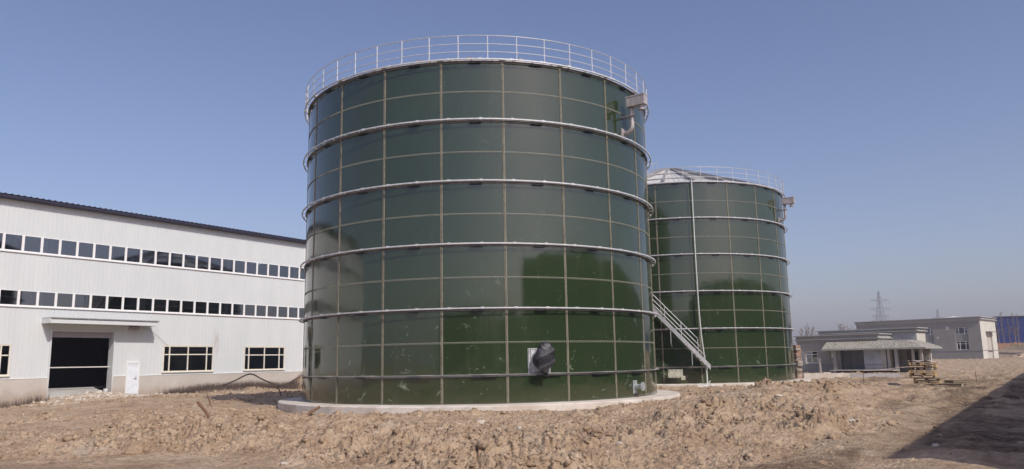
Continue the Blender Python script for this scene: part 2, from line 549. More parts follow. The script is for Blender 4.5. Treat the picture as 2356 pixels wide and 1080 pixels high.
def ground_h(X, Y, detail=True):
    r, az, toe, mound = ground_masks(X, Y)
    inb = (np.abs(az) < 100)
    h = -0.30 + 0.55 * sstep(80, 165, r) * (X > 0) + 0.05 * fbm(X * 0.12, Y * 0.12, 3, 5)
    # windrow crest
    best = np.zeros_like(X)
    for (x0, y0, h0, w0), (x1, y1, h1, w1) in zip(CREST[:-1], CREST[1:]):
        dx, dy = x1 - x0, y1 - y0
        t = np.clip(((X - x0) * dx + (Y - y0) * dy) / (dx * dx + dy * dy), 0, 1)
        d = np.hypot(X - x0 - t * dx, Y - y0 - t * dy)
        hh = h0 + (h1 - h0) * t; ww = w0 + (w1 - w0) * t
        best = np.maximum(best, hh * np.exp(-(d / ww) ** 2 * 1.1))
    h = h + best * (0.35 + 0.65 * mound)
    h = h + 0.10 * mound * sstep(0, 3, r - toe) * sstep(34, 22, r)
    # beside the hall: the yard dips to the left of the big door
    s = (X - HP[0]) * HD[0] + (Y - HP[1]) * HD[1]
    off = (X - HP[0]) * HN[0] + (Y - HP[1]) * HN[1]
    nearwall = np.exp(-np.clip(np.abs(off), 0, 99) ** 2 / 60.0)
    h = h + nearwall * (np.interp(s, [-30, -12, -8.5, -6.2, -5.5, 0, 13], [-0.7, -0.7, -0.55, -0.15, 0.02, -0.10, -0.18])) * inb
    # lime rubble heap by the door, soil heap against the wall next to the tank
    def heap(cs, co, hs, ws, wo):
        return hs * np.exp(-(((s - cs) / ws) ** 2 + ((off - co) / wo) ** 2))
    h = h + heap(13.9, 2.6, 1.45, 1.3, 1.5) + heap(-3.6, 2.5, 0.18, 2.6, 1.6) + heap(7.5, 3.0, 0.32, 4.5, 1.3)
    if not detail:
        return h
    d1 = np.hypot(X - TANK1[0], Y - TANK1[1]); d2 = np.hypot(X - TANK2[0], Y - TANK2[1])
    patch = 0.16 + 1.15 * sstep(-0.18, 0.22, fbm(X * 0.42, Y * 0.42, 4, 90))
    yard = (1 - mound)
    # rough mound
    steep = sstep(0.02, 0.35, best)
    amp = mound * np.where(r < 34, 1.0, 0.8) * patch * (0.30 + 0.70 * sstep(9.2, 13.5, d1)) * 0.74 * (1 - 0.45 * sstep(26, 34, r))
    wx = 0.5 * fbm(X * 0.9, Y * 0.9, 3, 3); wy = 0.5 * fbm(X * 0.9, Y * 0.9, 3, 7)
    n1 = fbm(X * 0.75 + wx, Y * 0.75 + wy, 4, 11, 0.5)
    rid = np.abs(fbm(X * 1.3 + wx, Y * 1.3 + wy, 4, 31, 0.55))
    h = h + mound * 0.16 * fbm(X * 0.45, Y * 0.45, 2, 15) + amp * (0.15 * n1 + 0.22 * np.minimum(rid, 0.22))
    # terraced broken faces and open cracks between the clods
    st = n1 * 3.2 + 0.6 * fbm(X * 2.2, Y * 2.2, 3, 41)
    h = h + amp * 0.085 * (np.floor(st * 2) / 2 + sstep(0.25, 0.5, st * 2 - np.floor(st * 2)) / 2 - st)
    cr = np.abs(fbm(X * 2.1 + wx, Y * 2.1 + wy, 3, 611))
    h = h - amp * 0.14 * sstep(0.05, 0.0, cr)
    h = h + amp * (clods(X + wx * .3, Y + wy * .3, 0.75, 101, 0.20) * 0.55
                   + clods(X + wx * .3, Y + wy * .3, 0.36, 201, 0.34) * 0.75
                   + clods(X + wx * .2, Y + wy * .2, 0.18, 301, 0.45) * 0.9)
    near = sstep(36, 24, r)
    h = h + (amp * 0.8 + 0.10 * yard) * near * clods(X + wx * .1, Y, 0.09, 351, 0.5) * 0.8
    h = h + (mound * 0.07 + 0.014) * near * fbm(X * 7, Y * 7, 4, 621, 0.6)
    # road and yard: low relief, ruts running away beside the mound
    q = (X - 7.0) * 0.83 - (Y - 14.0) * 0.56
    rut = 0.035 * np.sin(q * 2 * PI / 1.9 + 1.5 * fbm(X * 0.2, Y * 0.2, 2, 61)) * (X > 0)
    h = h + yard * inb * (rut * sstep(60, 25, r) + 0.10 * fbm(X * 0.7, Y * 0.7, 5, 71) + clods(X, Y, 0.22, 401, 0.07) * 0.35 * sstep(2, 9, r))
    h = h + yard * inb * sstep(22, 40, r) * (X > 5) * (clods(X, Y, 0.5, 501, 0.3) * 0.6)
    # keep the ground off the top of both slabs, draw it low against them
    top1 = -0.07 + 0.16 * fbm(X * 0.5, Y * 0.5, 3, 81)
    lim1 = np.where(d1 < 9.0, -0.45, np.interp(d1, [9.0, 9.3, 10.5, 13.0], [-0.22, -0.16, 0.05, 0.9])) + 0.10 * fbm(X * 0.6, Y * 0.6, 3, 81)
    az1 = np.degrees(np.arctan2(X - TANK1[0], -(Y - TANK1[1])))
    lim1 = lim1 + np.interp(az1, [-180, -60, 0, 12, 30, 60, 180], [0, -.05, -.14, -.02, .10, .0, 0]) * (d1 > 8.95)
    lim2 = np.where(d2 < 9.0, -0.55, np.interp(d2, [9.0, 9.4, 11.0, 14.0], [-0.22, -0.18, 0.1, 0.9]))
    h = np.minimum(h, np.minimum(lim1, lim2))
    inside = sstep(0.25, -0.15, off) * (s > -60) * (s < 30) * (off > -30)
    h = np.where(inside > 0, h * (1 - inside) + (-1.4) * inside, h)
    return h

def build_ground():
    fine = np.linspace(R_(-37), R_(37), 1080)
    cl = np.linspace(R_(-180), R_(-37), 75)[:-1]; cr = np.linspace(R_(37), R_(180), 75)[1:-1]
    an = np.concatenate([cl, fine, cr])
    r = [0.4]
    while r[-1] < 1400:
        q = r[-1]
        if q < 8: st = 0.02
        elif q < 34: st = 0.0028
        elif q < 75: st = 0.0045
        elif q < 200: st = 0.012
        else: st = 0.06
        r.append(q * (1 + st))
    r = np.array(r)
    A, RR = np.meshgrid(an, r)
    X = (np.sin(A) * RR).ravel(); Y = (np.cos(A) * RR).ravel()
    Z = ground_h(X, Y)
    n, m = len(r), len(an)
    idx = np.arange(n * m).reshape(n, m)
    nx = np.roll(idx, -1, axis=1)
    q = np.stack([idx[:-1], idx[1:], nx[1:], nx[:-1]], -1).reshape(-1, 4)
    V = np.stack([X, Y, Z], 1)
    cap_c = len(V); V = np.vstack([V, [0, 0, -0.3]])
    me = bpy.data.meshes.new('ground')
    tri = np.stack([np.full(m, cap_c), idx[0], nx[0]], 1)
    nl = q.size + tri.size
    me.vertices.add(len(V)); me.vertices.foreach_set('co', V.astype(np.float32).ravel())
    me.loops.add(nl); me.loops.foreach_set('vertex_index', np.concatenate([q.ravel(), tri.ravel()]).astype(np.int32))
    me.polygons.add(len(q) + len(tri))
    ls = np.concatenate([np.arange(len(q)) * 4, q.size + np.arange(len(tri)) * 3]).astype(np.int32)
    me.polygons.foreach_set('loop_start', ls)
    me.update(calc_edges=True)
    me.validate()
    # what the soil is made of, place by place
    rr, az, toe, mound = ground_masks(V[:, 0], V[:, 1])
    X, Y = V[:, 0], V[:, 1]
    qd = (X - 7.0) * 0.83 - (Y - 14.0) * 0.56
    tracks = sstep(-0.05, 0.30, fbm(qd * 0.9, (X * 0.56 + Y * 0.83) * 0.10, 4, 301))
    damp_shade = (1 - mound) * (X > 2) * tracks * sstep(90, 45, rr) * 0.8 + 0.0
    damp_shade = damp_shade + (1 - mound) * (X < 0) * sstep(0.05, 0.3, fbm(X * 0.25, Y * 0.9, 3, 311)) * 0.35 * (rr < 45)
    s = (X - HP[0]) * HD[0] + (Y - HP[1]) * HD[1]; off = (X - HP[0]) * HN[0] + (Y - HP[1]) * HN[1]
    lime = np.exp(-(((s + 3.2) / 3.2) ** 2 + ((off - 3.5) / 2.6) ** 2)) * 1.1 + 0.7 * np.exp(-(((s + 6.5) / 1.6) ** 2 + ((off - 6) / 2.2) ** 2))
    lime = lime + 0.35 * np.exp(-((s - 2) / 5) ** 2 - ((off - 3) / 1.2) ** 2)
    damp_shade = damp_shade + 0.9 * np.exp(-(((s - 6.5) / 6.0) ** 4 + ((off - 2.6) / 1.5) ** 2))
    damp_shade = damp_shade + (1 - mound) * (X > 3) * 0.8 * sstep(0.02, 0.22, fbm(X * 0.22, Y * 0.55, 4, 321)) * (rr < 70) * sstep(4, 0, np.abs(qd - 1.5))  # dark soil patches along the shed's shadow edge, also darkening its shade
    turf = sstep(120, 260, rr) * 0.9
    for nm, a in (('damp_shade', damp_shade), ('lime', lime), ('turf', turf)):
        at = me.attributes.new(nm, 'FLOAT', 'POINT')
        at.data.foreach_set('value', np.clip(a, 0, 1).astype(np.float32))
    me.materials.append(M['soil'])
    o = bpy.data.objects.new('ground', me); COL.objects.link(o)
    tag(o, kind='structure')
    return o
build_ground()

def gz(x, y):
    return float(ground_h(np.array([float(x)]), np.array([float(y)]))[0])

# loose clods of soil lying over the mound: nobody could count them
def ico():
    t = (1 + 5 ** 0.5) / 2
    v = [(-1, t, 0), (1, t, 0), (-1, -t, 0), (1, -t, 0), (0, -1, t), (0, 1, t), (0, -1, -t), (0, 1, -t), (t, 0, -1), (t, 0, 1), (-t, 0, -1), (-t, 0, 1)]
    f = [(0, 11, 5), (0, 5, 1), (0, 1, 7), (0, 7, 10), (0, 10, 11), (1, 5, 9), (5, 11, 4), (11, 10, 2), (10, 7, 6), (7, 1, 8),
         (3, 9, 4), (3, 4, 2), (3, 2, 6), (3, 6, 8), (3, 8, 9), (4, 9, 5), (2, 4, 11), (6, 2, 10), (8, 6, 7), (9, 8, 1)]
    v = [tuple(c / math.sqrt(1 + t * t) for c in p) for p in v]
    c0 = (np.array(v), np.array(f))
    # one subdivision
    v = list(v); cache = {}; nf = []
    def midp(a, b):
        k = (min(a, b), max(a, b))
        if k not in cache:
            p = [(v[a][i] + v[b][i]) / 2 for i in range(3)]
            l = math.sqrt(sum(c * c for c in p)); v.append(tuple(c / l for c in p)); cache[k] = len(v) - 1
        return cache[k]
    for a, b, c in f:
        ab, bc, ca = midp(a, b), midp(b, c), midp(c, a)
        nf += [(a, ab, ca), (b, bc, ab), (c, ca, bc), (ab, bc, ca)]
    return c0, (np.array(v), np.array(nf))
(ICO0V, ICO0F), (ICO1V, ICO1F) = ico()

def lumps(name, P, S, mat, label=None, seed=1, squash=0.7, coarse=False):
    """many broken lumps joined in one mesh: stuff"""
    g = np.random.default_rng(seed)
    ICOV, ICOF = (ICO0V, ICO0F) if coarse else (ICO1V, ICO1F)
    n = len(P); nv = len(ICOV)
    proto = []
    for k in range(14):
        dv = ICOV.copy()
        for _ in range(7):   # slice with random planes to get broken faces
            a = g.normal(size=3); a /= np.linalg.norm(a); d = g.uniform(0.45, 0.85)
            o = dv @ a - d
            dv = dv - np.where(o > 0, o, 0)[:, None] * a
        dv *= (1 + 0.10 * g.normal(size=(nv, 1)))
        proto.append(dv)
    V = np.zeros((n, nv, 3))
    for i in range(n):
        q = proto[g.integers(14)] * np.array([1, g.uniform(0.6, 1), squash * g.uniform(0.6, 1.2)])
        a = g.uniform(0, 2 * PI); c, s_ = math.cos(a), math.sin(a)
        b = g.normal() * 0.35; cb, sb = math.cos(b), math.sin(b)
        Rz = np.array([[c, -s_, 0], [s_, c, 0], [0, 0, 1]]); Rx = np.array([[1, 0, 0], [0, cb, -sb], [0, sb, cb]])
        V[i] = (q * S[i]) @ (Rz @ Rx).T + P[i]
    F = (ICOF[None] + (np.arange(n) * nv)[:, None, None]).reshape(-1, 3)
    V = V.reshape(-1, 3)
    me = bpy.data.meshes.new(name)
    me.vertices.add(len(V)); me.vertices.foreach_set('co', V.astype(np.float32).ravel())
    me.loops.add(F.size); me.loops.foreach_set('vertex_index', F.ravel().astype(np.int32))
    me.polygons.add(len(F)); me.polygons.foreach_set('loop_start', (np.arange(len(F)) * 3).astype(np.int32))
    me.update(calc_edges=True)
    me.materials.append(mat)
    o = bpy.data.objects.new(name, me); COL.objects.link(o)
    return o

def scatter():
    g = np.random.default_rng(5)
    n = 170000
    az = np.radians(g.uniform(-37, 37, n)); r = 9 + (62 - 9) * g.uniform(0, 1, n) ** 1.3
    X = np.sin(az) * r; Y = np.cos(az) * r
    rr, a, toe, mound = ground_masks(X, Y)
    pt = sstep(-0.10, 0.25, fbm(X * 0.42, Y * 0.42, 4, 90))
    d1 = np.hypot(X - TANK1[0], Y - TANK1[1]); d2 = np.hypot(X - TANK2[0], Y - TANK2[1])
    off = (X - HP[0]) * HN[0] + (Y - HP[1]) * HN[1]
    p = mound * (0.03 + 0.42 * pt ** 1.5) + (1 - mound) * 0.018 + 0.35 * np.exp(-((r - toe - 0.6) / 0.5) ** 2) * (a > 0) * (a < 26)
    keep = (g.uniform(0, 1, n) < p) & (d1 > 9.2) & (d2 > 9.2) & (off > 0.6)
    X, Y, r = X[keep], Y[keep], r[keep]
    S = 0.020 * np.exp(g.normal(size=len(X)) * 0.68) * (1 + r / 40)
    S = np.clip(S, 0.012, 0.17)
    Z = ground_h(X, Y) + S * 0.12
    P = np.stack([X, Y, Z], 1)
    o = lumps('soil_rubble', P, S, M['soil'], seed=3, coarse=True)
    tag(o, 'loose broken clods of brown earth scattered over the dug mound', 'soil clods', kind='stuff')
    # pale rubble by the hall door
    n = 900
    s = g.normal(-3.2, 2.6, n); of = np.abs(g.normal(3.3, 1.7, n)) + 0.5
    X = HP[0] + HD[0] * s + HN[0] * of; Y = HP[1] + HD[1] * s + HN[1] * of
    S = np.clip(0.05 * np.exp(g.normal(size=n) * 0.6), 0.02, 0.22)
    P = np.stack([X, Y, ground_h(X, Y) + S * 0.2], 1)
    o = lumps('lime_rubble', P, S, M['stone_white'], seed=9)
    tag(o, 'pale limestone rubble spilled outside the big hall door', 'rubble', kind='stuff')
scatter()

# ------------------------------------------------------------------ the two green panel tanks
NP = 21
DTH = 360.0 / NP
Z1 = 1.02
ROW = 1.2
ZT = Z1 + 10 * ROW            # 13.02

def cp(r, deg, z):
    a = R_(deg)
    return (r * math.sin(a), -r * math.cos(a), z)

def polar_box(mb, r0, r1, a0, a1, z0, z1, mi=0, n=1):
    mb.ring([(r0, z0), (r1, z0), (r1, z1), (r0, z1)], a0, a1, n, mi)

def tank(name, loc, seam0, label, seed, post0, slab_label):
    g = random.Random(seed)
    T = empty(name, (loc[0], loc[1], loc[2]))
    tag(T, label, 'storage tank', 'green storage tanks on round concrete slabs')
    # panels: each one very slightly out of true
    mb = MB()
    zrows = [0.0] + [Z1 + ROW * k for k in range(11)]
    for ri in range(11):
        z0, z1 = zrows[ri], zrows[ri + 1]
        for k in range(NP):
            a0 = seam0 + k * DTH; a1 = a0 + DTH
            tb = g.gauss(0, 0.003); tl = g.gauss(0, 0.003); bul = g.gauss(0, 0.0015)
            vs = []; H = 4; Wd = 12
            for j in range(H + 1):
                for i in range(Wd + 1):
                    u, w = i / Wd, j / H
                    e = tb * (w - 0.5) + tl * (u - 0.5) * 0.6 + bul * 4 * u * (1 - u) + g.gauss(0, 0.00012)
                    vs.append(cp(TR + e, a0 + DTH * u, z0 + (z1 - z0) * w))
            fs = [(j * (Wd + 1) + i, j * (Wd + 1) + i + 1, (j + 1) * (Wd + 1) + i + 1, (j + 1) * (Wd + 1) + i) for j in range(H) for i in range(Wd)]
            mb.add(vs, fs)
    mb.build('wall', M['enamel'], T, smooth=True)
    mb = MB(); mb.ring([(TR - 0.06, 0.0), (TR - 0.03, 0.0), (TR - 0.03, ZT), (TR - 0.06, ZT)], 0, 360, 84)
    mb.build('inner_liner', M['black'], T)
    # vertical lap joints: sealant strip with two staggered columns of bolt caps
    for k in range(NP):
        a = seam0 + k * DTH
        mb = MB()
        hw = math.degrees(0.043 / TR)
        polar_box(mb, TR - 0.002, TR + 0.010, a - hw, a + hw, 0.0, ZT + 0.02, 0)
        polar_box(mb, TR + 0.006, TR + 0.013, a + hw - 0.05, a + hw + 0.02, 0.0, ZT, 1)
        nb = int(ZT / 0.062)
        for i in range(nb):
            z = 0.04 + i * 0.062
            for c, off in ((-0.024, 0), (0.022, 0.031)):
                aa = a + math.degrees(c / TR)
                da = math.degrees(0.0125 / TR)
                polar_box(mb, TR + 0.008, TR + 0.030, aa - da, aa + da, z + off, z + off + 0.023, 1)
        mb.build('vertical_joint', [M['sealant'], M['bolt_tan']], T)
        # small lug over each joint on the rim
    # horizontal lap joints between the stiffener rings
    for ri in (1, 3, 5, 7, 9):
        z = Z1 + ROW * ri
        mb = MB()
        polar_box(mb, TR - 0.002, TR + 0.010, 0, 360, z - 0.004, z + 0.012, 1, 168)
        per = 26
        for k in range(NP):
            for i in range(per):
                aa = seam0 + k * DTH + DTH * (i + 0.5) / per
                da = math.degrees(0.011 / TR)
                polar_box(mb, TR + 0.004, TR + 0.028, aa - da, aa + da, z - 0.050, z - 0.018, 1)
                polar_box(mb, TR + 0.002, TR + 0.005, aa - da * 1.9, aa + da * 1.9, z - 0.060, z - 0.010, 0)
        mb.build('horizontal_joint', [M['sealant'], M['bolt_grey']], T)
    # stiffener rings: bolted inner angle, open struts, bright outer channel, dark splice plates
    for gi, ri in enumerate((0, 2, 4, 6, 8, 10)):
        z = Z1 + ROW * ri
        mb = MB()
        mb.ring([(TR + 0.002, z - 0.05), (TR + 0.014, z - 0.05), (TR + 0.014, z + 0.018), (TR + 0.085, z + 0.018), (TR + 0.085, z + 0.026), (TR + 0.002, z + 0.026)], 0, 360, 168, 0)
        per = 30
        for k in range(NP):
            for i in range(per):
                aa = seam0 + k * DTH + DTH * (i + 0.5) / per
                da = math.degrees(0.013 / TR)
                polar_box(mb, TR + 0.012, TR + 0.040, aa - da, aa + da, z - 0.042, z - 0.012, 1)
        ang = mb.build('wind_girder', [M['angle'] if ri else M['galv_white'], M['bolt']], T)
        if ri:
            mb = MB()
            ro = TR + 0.235
            mb.ring([(ro - 0.035, z + 0.012), (ro + 0.012, z + 0.012), (ro + 0.012, z + 0.058), (ro, z + 0.058), (ro, z + 0.024), (ro - 0.035, z + 0.024)], 0, 360, 168)
            for k in range(NP * 3):
                aa = seam0 + (k + 0.5) * DTH / 3
                da = math.degrees(0.020 / TR)
                polar_box(mb, TR + 0.03, ro + 0.002, aa - da, aa + da, z + 0.026, z + 0.039)
            for k in range(NP * 2):
                aa = seam0 + (k + 0.27) * DTH / 2
                da = math.degrees(0.055 / TR)
                polar_box(mb, ro - 0.05, ro + 0.016, aa - da, aa + da, z + 0.005, z + 0.078)
            mb.build('outer_rim', M['galv_white'], ang)
        else:
            mb = MB()
            mb.ring([(TR + 0.086, z + 0.0265), (TR + 0.12, z + 0.0265), (TR + 0.12, z + 0.034), (TR + 0.086, z + 0.034)], 0, 360, 168)
            for k in range(NP * 2):
                aa = seam0 + (k + 0.5) * DTH / 2
                da = math.degrees(0.03 / TR)
                polar_box(mb, TR + 0.02, TR + 0.16, aa - da * 0.5, aa + da * 0.5, z + 0.027, z + 0.036)
                if k % 2: polar_box(mb, TR + 0.013, TR + 0.20, aa - da * 9, aa + da * 9, z + 0.028, z + 0.04)
            mb.build('outer_rim', M['galv_white'], ang)
        for k in range(NP):
            mb = MB()
            aa = seam0 + (k + 0.55) * DTH
            da = math.degrees(0.23 / TR)
            polar_box(mb, TR + 0.015, TR + 0.105, aa - da, aa + da, z - 0.075, z - 0.052, 0, 3)
            mb.build('splice_plate', M['black'], ang)
    # rim and lugs
    mb = MB()
    mb.ring([(TR - 0.02, ZT + 0.030), (TR + 0.06, ZT + 0.030), (TR + 0.06, ZT + 0.06), (TR - 0.02, ZT + 0.06)], 0, 360, 168)
    for k in range(NP):
        aa = seam0 + k * DTH
        polar_box(mb, TR - 0.01, TR + 0.12, aa - 0.9, aa + 0.9, ZT + 0.061, ZT + 0.085)
        polar_box(mb, TR + 0.02, TR + 0.06, aa - 0.2, aa + 0.2, ZT + 0.08, ZT + 0.14)
    mb.build('roof_rim', M['galv_white'], T)
    # hand rail
    rr = TR + 0.19
    for zz, nm, mt, rad in ((1.0, 'top_rail', 'galv', 0.019), (0.66, 'middle_rail', 'galv_white', 0.015), (0.34, 'middle_rail', 'galv_white', 0.015)):
        mb = MB()
        mb.tube([cp(rr, i * 2.5, ZT + zz) for i in range(144)], rad, 6, closed=True)
        mb.build(nm, M[mt], T, smooth=True)
    for k in range(45):
        mb = MB()
        a = post0 + 8.0 * k
        mb.tube([cp(rr, a, ZT + 0.03), cp(rr, a, ZT + 1.0)], 0.020, 6)
        polar_box(mb, rr - 0.05, rr + 0.05, a - 0.35, a + 0.35, ZT + 0.061, ZT + 0.072)
        for zz in (0.34, 0.66):
            mb.tube([cp(rr, a, ZT + zz - 0.025), cp(rr, a, ZT + zz + 0.025)], 0.027, 6)
        mb.build('rail_post', M['galv_white'], T)
    # shallow conical roof of lapped sheets with ribs
    mb = MB()
    nseg = 24
    apex = 15.75
    rings = [(TR - 0.03, ZT + 0.06), (5.6, None), (3.2, None), (0.75, None)]
    def rz(r): return ZT + 0.06 + (apex - ZT - 0.06) * (1 - r / TR)
    for k in range(nseg):
        a0 = k * 15.0; a1 = a0 + 15.0
        for q in range(3):
            ra, rb = rings[q][0], rings[q + 1][0]
            za = rz(ra) + 0.10 * q; zb = rz(rb) + 0.10 * q
            ab = [cp(ra, a0, za), cp(ra, a1, za), cp(rb, a1, zb), cp(rb, a0, zb)]
            lo = [cp(ra, a0, za - .09), cp(ra, a1, za - .09)]
            mb.add(ab, [(0, 1, 2, 3)], 0)
            mb.add(lo + [ab[1], ab[0]], [(0, 1, 2, 3)], 1)
        for q in range(3):
            ra, rb = rings[q][0] + 0.02, rings[q + 1][0]
            n_ = 3
            for c in range(1, 5):
                t0 = a0 + 15.0 * c / 5
                za = rz(ra) + 0.10 * q; zb = rz(rb) + 0.10 * q
                mb.tube([cp(ra, t0, za + 0.01), cp(rb, t0, zb + 0.01)], 0.018, 4, 0)
        pts = [cp(r, a0, rz(r) + 0.26) for r in (TR - 0.1, 0.7)]
        da = 0.55
        v = [cp(TR - .1, a0 - da, rz(TR - .1) - .05), cp(TR - .1, a0 + da, rz(TR - .1) - .05), cp(TR - .1, a0 + da, rz(TR - .1) + .16), cp(TR - .1, a0 - da, rz(TR - .1) + .16),
             cp(.7, a0 - da * 8, rz(.7) + .1), cp(.7, a0 + da * 8, rz(.7) + .1), cp(.7, a0 + da * 8, rz(.7) + .38), cp(.7, a0 - da * 8, rz(.7) + .38)]
        mb.add(v, [(0, 1, 2, 3), (4, 7, 6, 5), (3, 2, 6, 7), (0, 3, 7, 4), (1, 5, 6, 2)], 1)
    mb.ring([(0.0, apex + 0.22), (0.8, apex - 0.02), (0.8, apex - 0.3), (0.0, apex - 0.3)], 0, 360, 24, 0)
    recalc(mb.build('roof', [M['roof_sheet'], M['roof_dark']], T))
    return T

def relief_box(T, ang, dz=0.0):
    mb = MB()
    # box, long side radial
    a = R_(ang)
    er = Vector((math.sin(a), -math.cos(a), 0)); et = Vector((math.cos(a), math.sin(a), 0))
    def fr(x, y, z): return er * x + et * y + Vector((0, 0, z))
    zt = 12.0 + dz
    def bx(m_, x0, x1, y0, y1, z0, z1, mi=0): m_.box(x0, x1, y0, y1, z0, z1, mi, fr)
    bx(mb, TR + 0.30, TR + 1.15, -0.17, 0.17, zt, zt + 0.44)
    bx(mb, TR + 0.285, TR + 1.165, -0.185, 0.185, zt + 0.40, zt + 0.452)
    bx(mb, TR + 0.36, TR + 0.40, -0.178, 0.178, zt + .02, zt + .40)
    o = mb.build('relief_box', M['ducting'], T)
    mb = MB()
    pts = [fr(TR + 0.47, 0, zt - 0.002)]
    for z in (11.75, 11.5, 11.3): pts.append(fr(TR + 0.47, 0, z + dz))
    for k in range(1, 8):
        t = R_(90 * k / 8)
        pts.append(fr(TR + 0.47 - 0.30 * (1 - math.cos(t)), 0, 11.22 + dz - 0.30 * math.sin(t)))
    pts.append(fr(TR + 0.03, 0, 10.92 + dz))
    mb.tube(pts, 0.088, 14)
    p = mb.build('vent_pipe', M['ducting'], T, smooth=True)
    mb = MB()
    mb.tube([fr(TR + 0.47, 0, 11.62 + dz), fr(TR + 0.47, 0, 11.67 + dz)], 0.105, 14)
    mb.build('pipe_clamp', M['ducting'], p)
    mb = MB()
    bx(mb, TR + 0.01, TR + 0.05, -0.17, 0.17, 10.70 + dz, 11.14 + dz)
    bx(mb, TR + 0.05, TR + 0.08, -0.13, 0.13, 10.79 + dz, 11.05 + dz)
    for y in (-.14, -.05, .05, .14):
        for z in (10.73, 10.85, 10.98, 11.11):
            bx(mb, TR + .05, TR + .07, y - .012, y + .012, z + dz - .012, z + dz + .012)
    mb.build('pipe_flange', M['ducting'], T)
    mb = MB()
    mb.tube([fr(TR + 0.93, 0, zt - 0.002), fr(TR + 0.93, 0, zt - 0.16)], 0.11, 14)
    mb.tube([fr(TR + 0.93, 0, zt - 0.161), fr(TR + 0.93, 0, zt - 0.20)], 0.15, 14)
    mb.build('outlet_cup', M['ducting'], o, smooth=False)
    mb = MB()
    for y in (-0.10, 0.10):
        bx(mb, TR + 0.01, TR + 0.60, y - 0.02, y + 0.02, 11.60 + dz, 11.64 + dz)
    bx(mb, TR + 0.56, TR + 0.60, -0.08, 0.08, 11.6 + dz, 11.64 + dz)
    mb.build('pipe_bracket', M['angle'], T)

SEAM1 = math.degrees(-.1365); SEAM2 = math.degrees(.2698)
T1 = tank('storage_tank', (TANK1[0], TANK1[1], 0), SEAM1, 'nearer and larger looking green bolted panel tank with the black bag on its manhole', 21, 5.2, '')
relief_box(T1, 52.3)
T2 = tank('storage_tank', (TANK2[0], TANK2[1], -0.09), SEAM2, 'further green panel tank with grey conical roof and outside stair, standing behind the big tank', 22, 2.5, '')
relief_box(T2, 55.0, 0.05)

for (tx, ty, tz), lab, sid in (((TANK1[0], TANK1[1], 0), 'round pale concrete slab under the near green tank, half buried in soil', 1),
                               ((TANK2[0], TANK2[1], -0.09), 'round pale concrete slab under the further green tank', 2)):
    mb = MB()
    vs = []; n = 180
    gg = random.Random(sid)
    prof = [(0.0, -0.003), (8.5, -0.003), (9.0, -0.012), (9.03, -0.04), (9.03, -0.75)]
    for i in range(n):
        a = 360 * i / n
        wob = 0.012 * math.sin(i * 0.9) + gg.gauss(0, 0.006)
        for q, (r, z) in enumerate(prof):
            vs.append(cp(r + (wob if q > 1 else 0), a, z + (gg.gauss(0, 0.004) if q in (2, 3) else 0)))
    m_ = len(prof)
    fs = [(i * m_ + q, i * m_ + q + 1, ((i + 1) % n) * m_ + q + 1, ((i + 1) % n) * m_ + q) for i in range(n) for q in range(m_ - 1)]
    mb.add(vs, fs)
    o = mb.build('concrete_slab', M['slab'], None, loc=(tx, ty, tz))
    tag(o, lab, 'concrete slab', 'round slabs under the tanks')

# manhole on the near tank: bolted grey plate and neck, wrapped in black film
def tank_frame(ang):
    a = R_(ang)
    er = Vector((math.sin(a), -math.cos(a), 0)); et = Vector((math.cos(a), math.sin(a), 0))
    return lambda x, y, z: er * (TR + x) + et * y + Vector((0, 0, z))
fr = tank_frame(18.0)
mb = MB()
a0, a1 = 14.9, 21.1
polar_box(mb, TR + 0.005, TR + 0.034, a0, a1, 1.06, 1.97, 0, 6)
for i in range(13):
    for e in (1.09, 1.94):
        aa = a0 + 0.25 + (a1 - a0 - 0.5) * i / 12
        polar_box(mb, TR + 0.034, TR + 0.055, aa - .10, aa + .10, e - .014, e + .014, 1)
for i in range(14):
    z = 1.11 + 0.8 * i / 13
    for aa in (a0 + 0.22, a1 - 0.22, a0 + 0.75, a1 - 0.75):
        polar_box(mb, TR + 0.034, TR + 0.055, aa - .10, aa + .10, z - .014, z + .014, 1)
mp = mb.build('manhole_plate', [M['plate_white'], M['bolt']], T1)
mb = MB()
mb.tube([fr(0.03, 0.05, 1.52), fr(0.42, 0.05, 1.52)], 0.31, 20)
mb.build('manhole_neck', M['black'], mp)

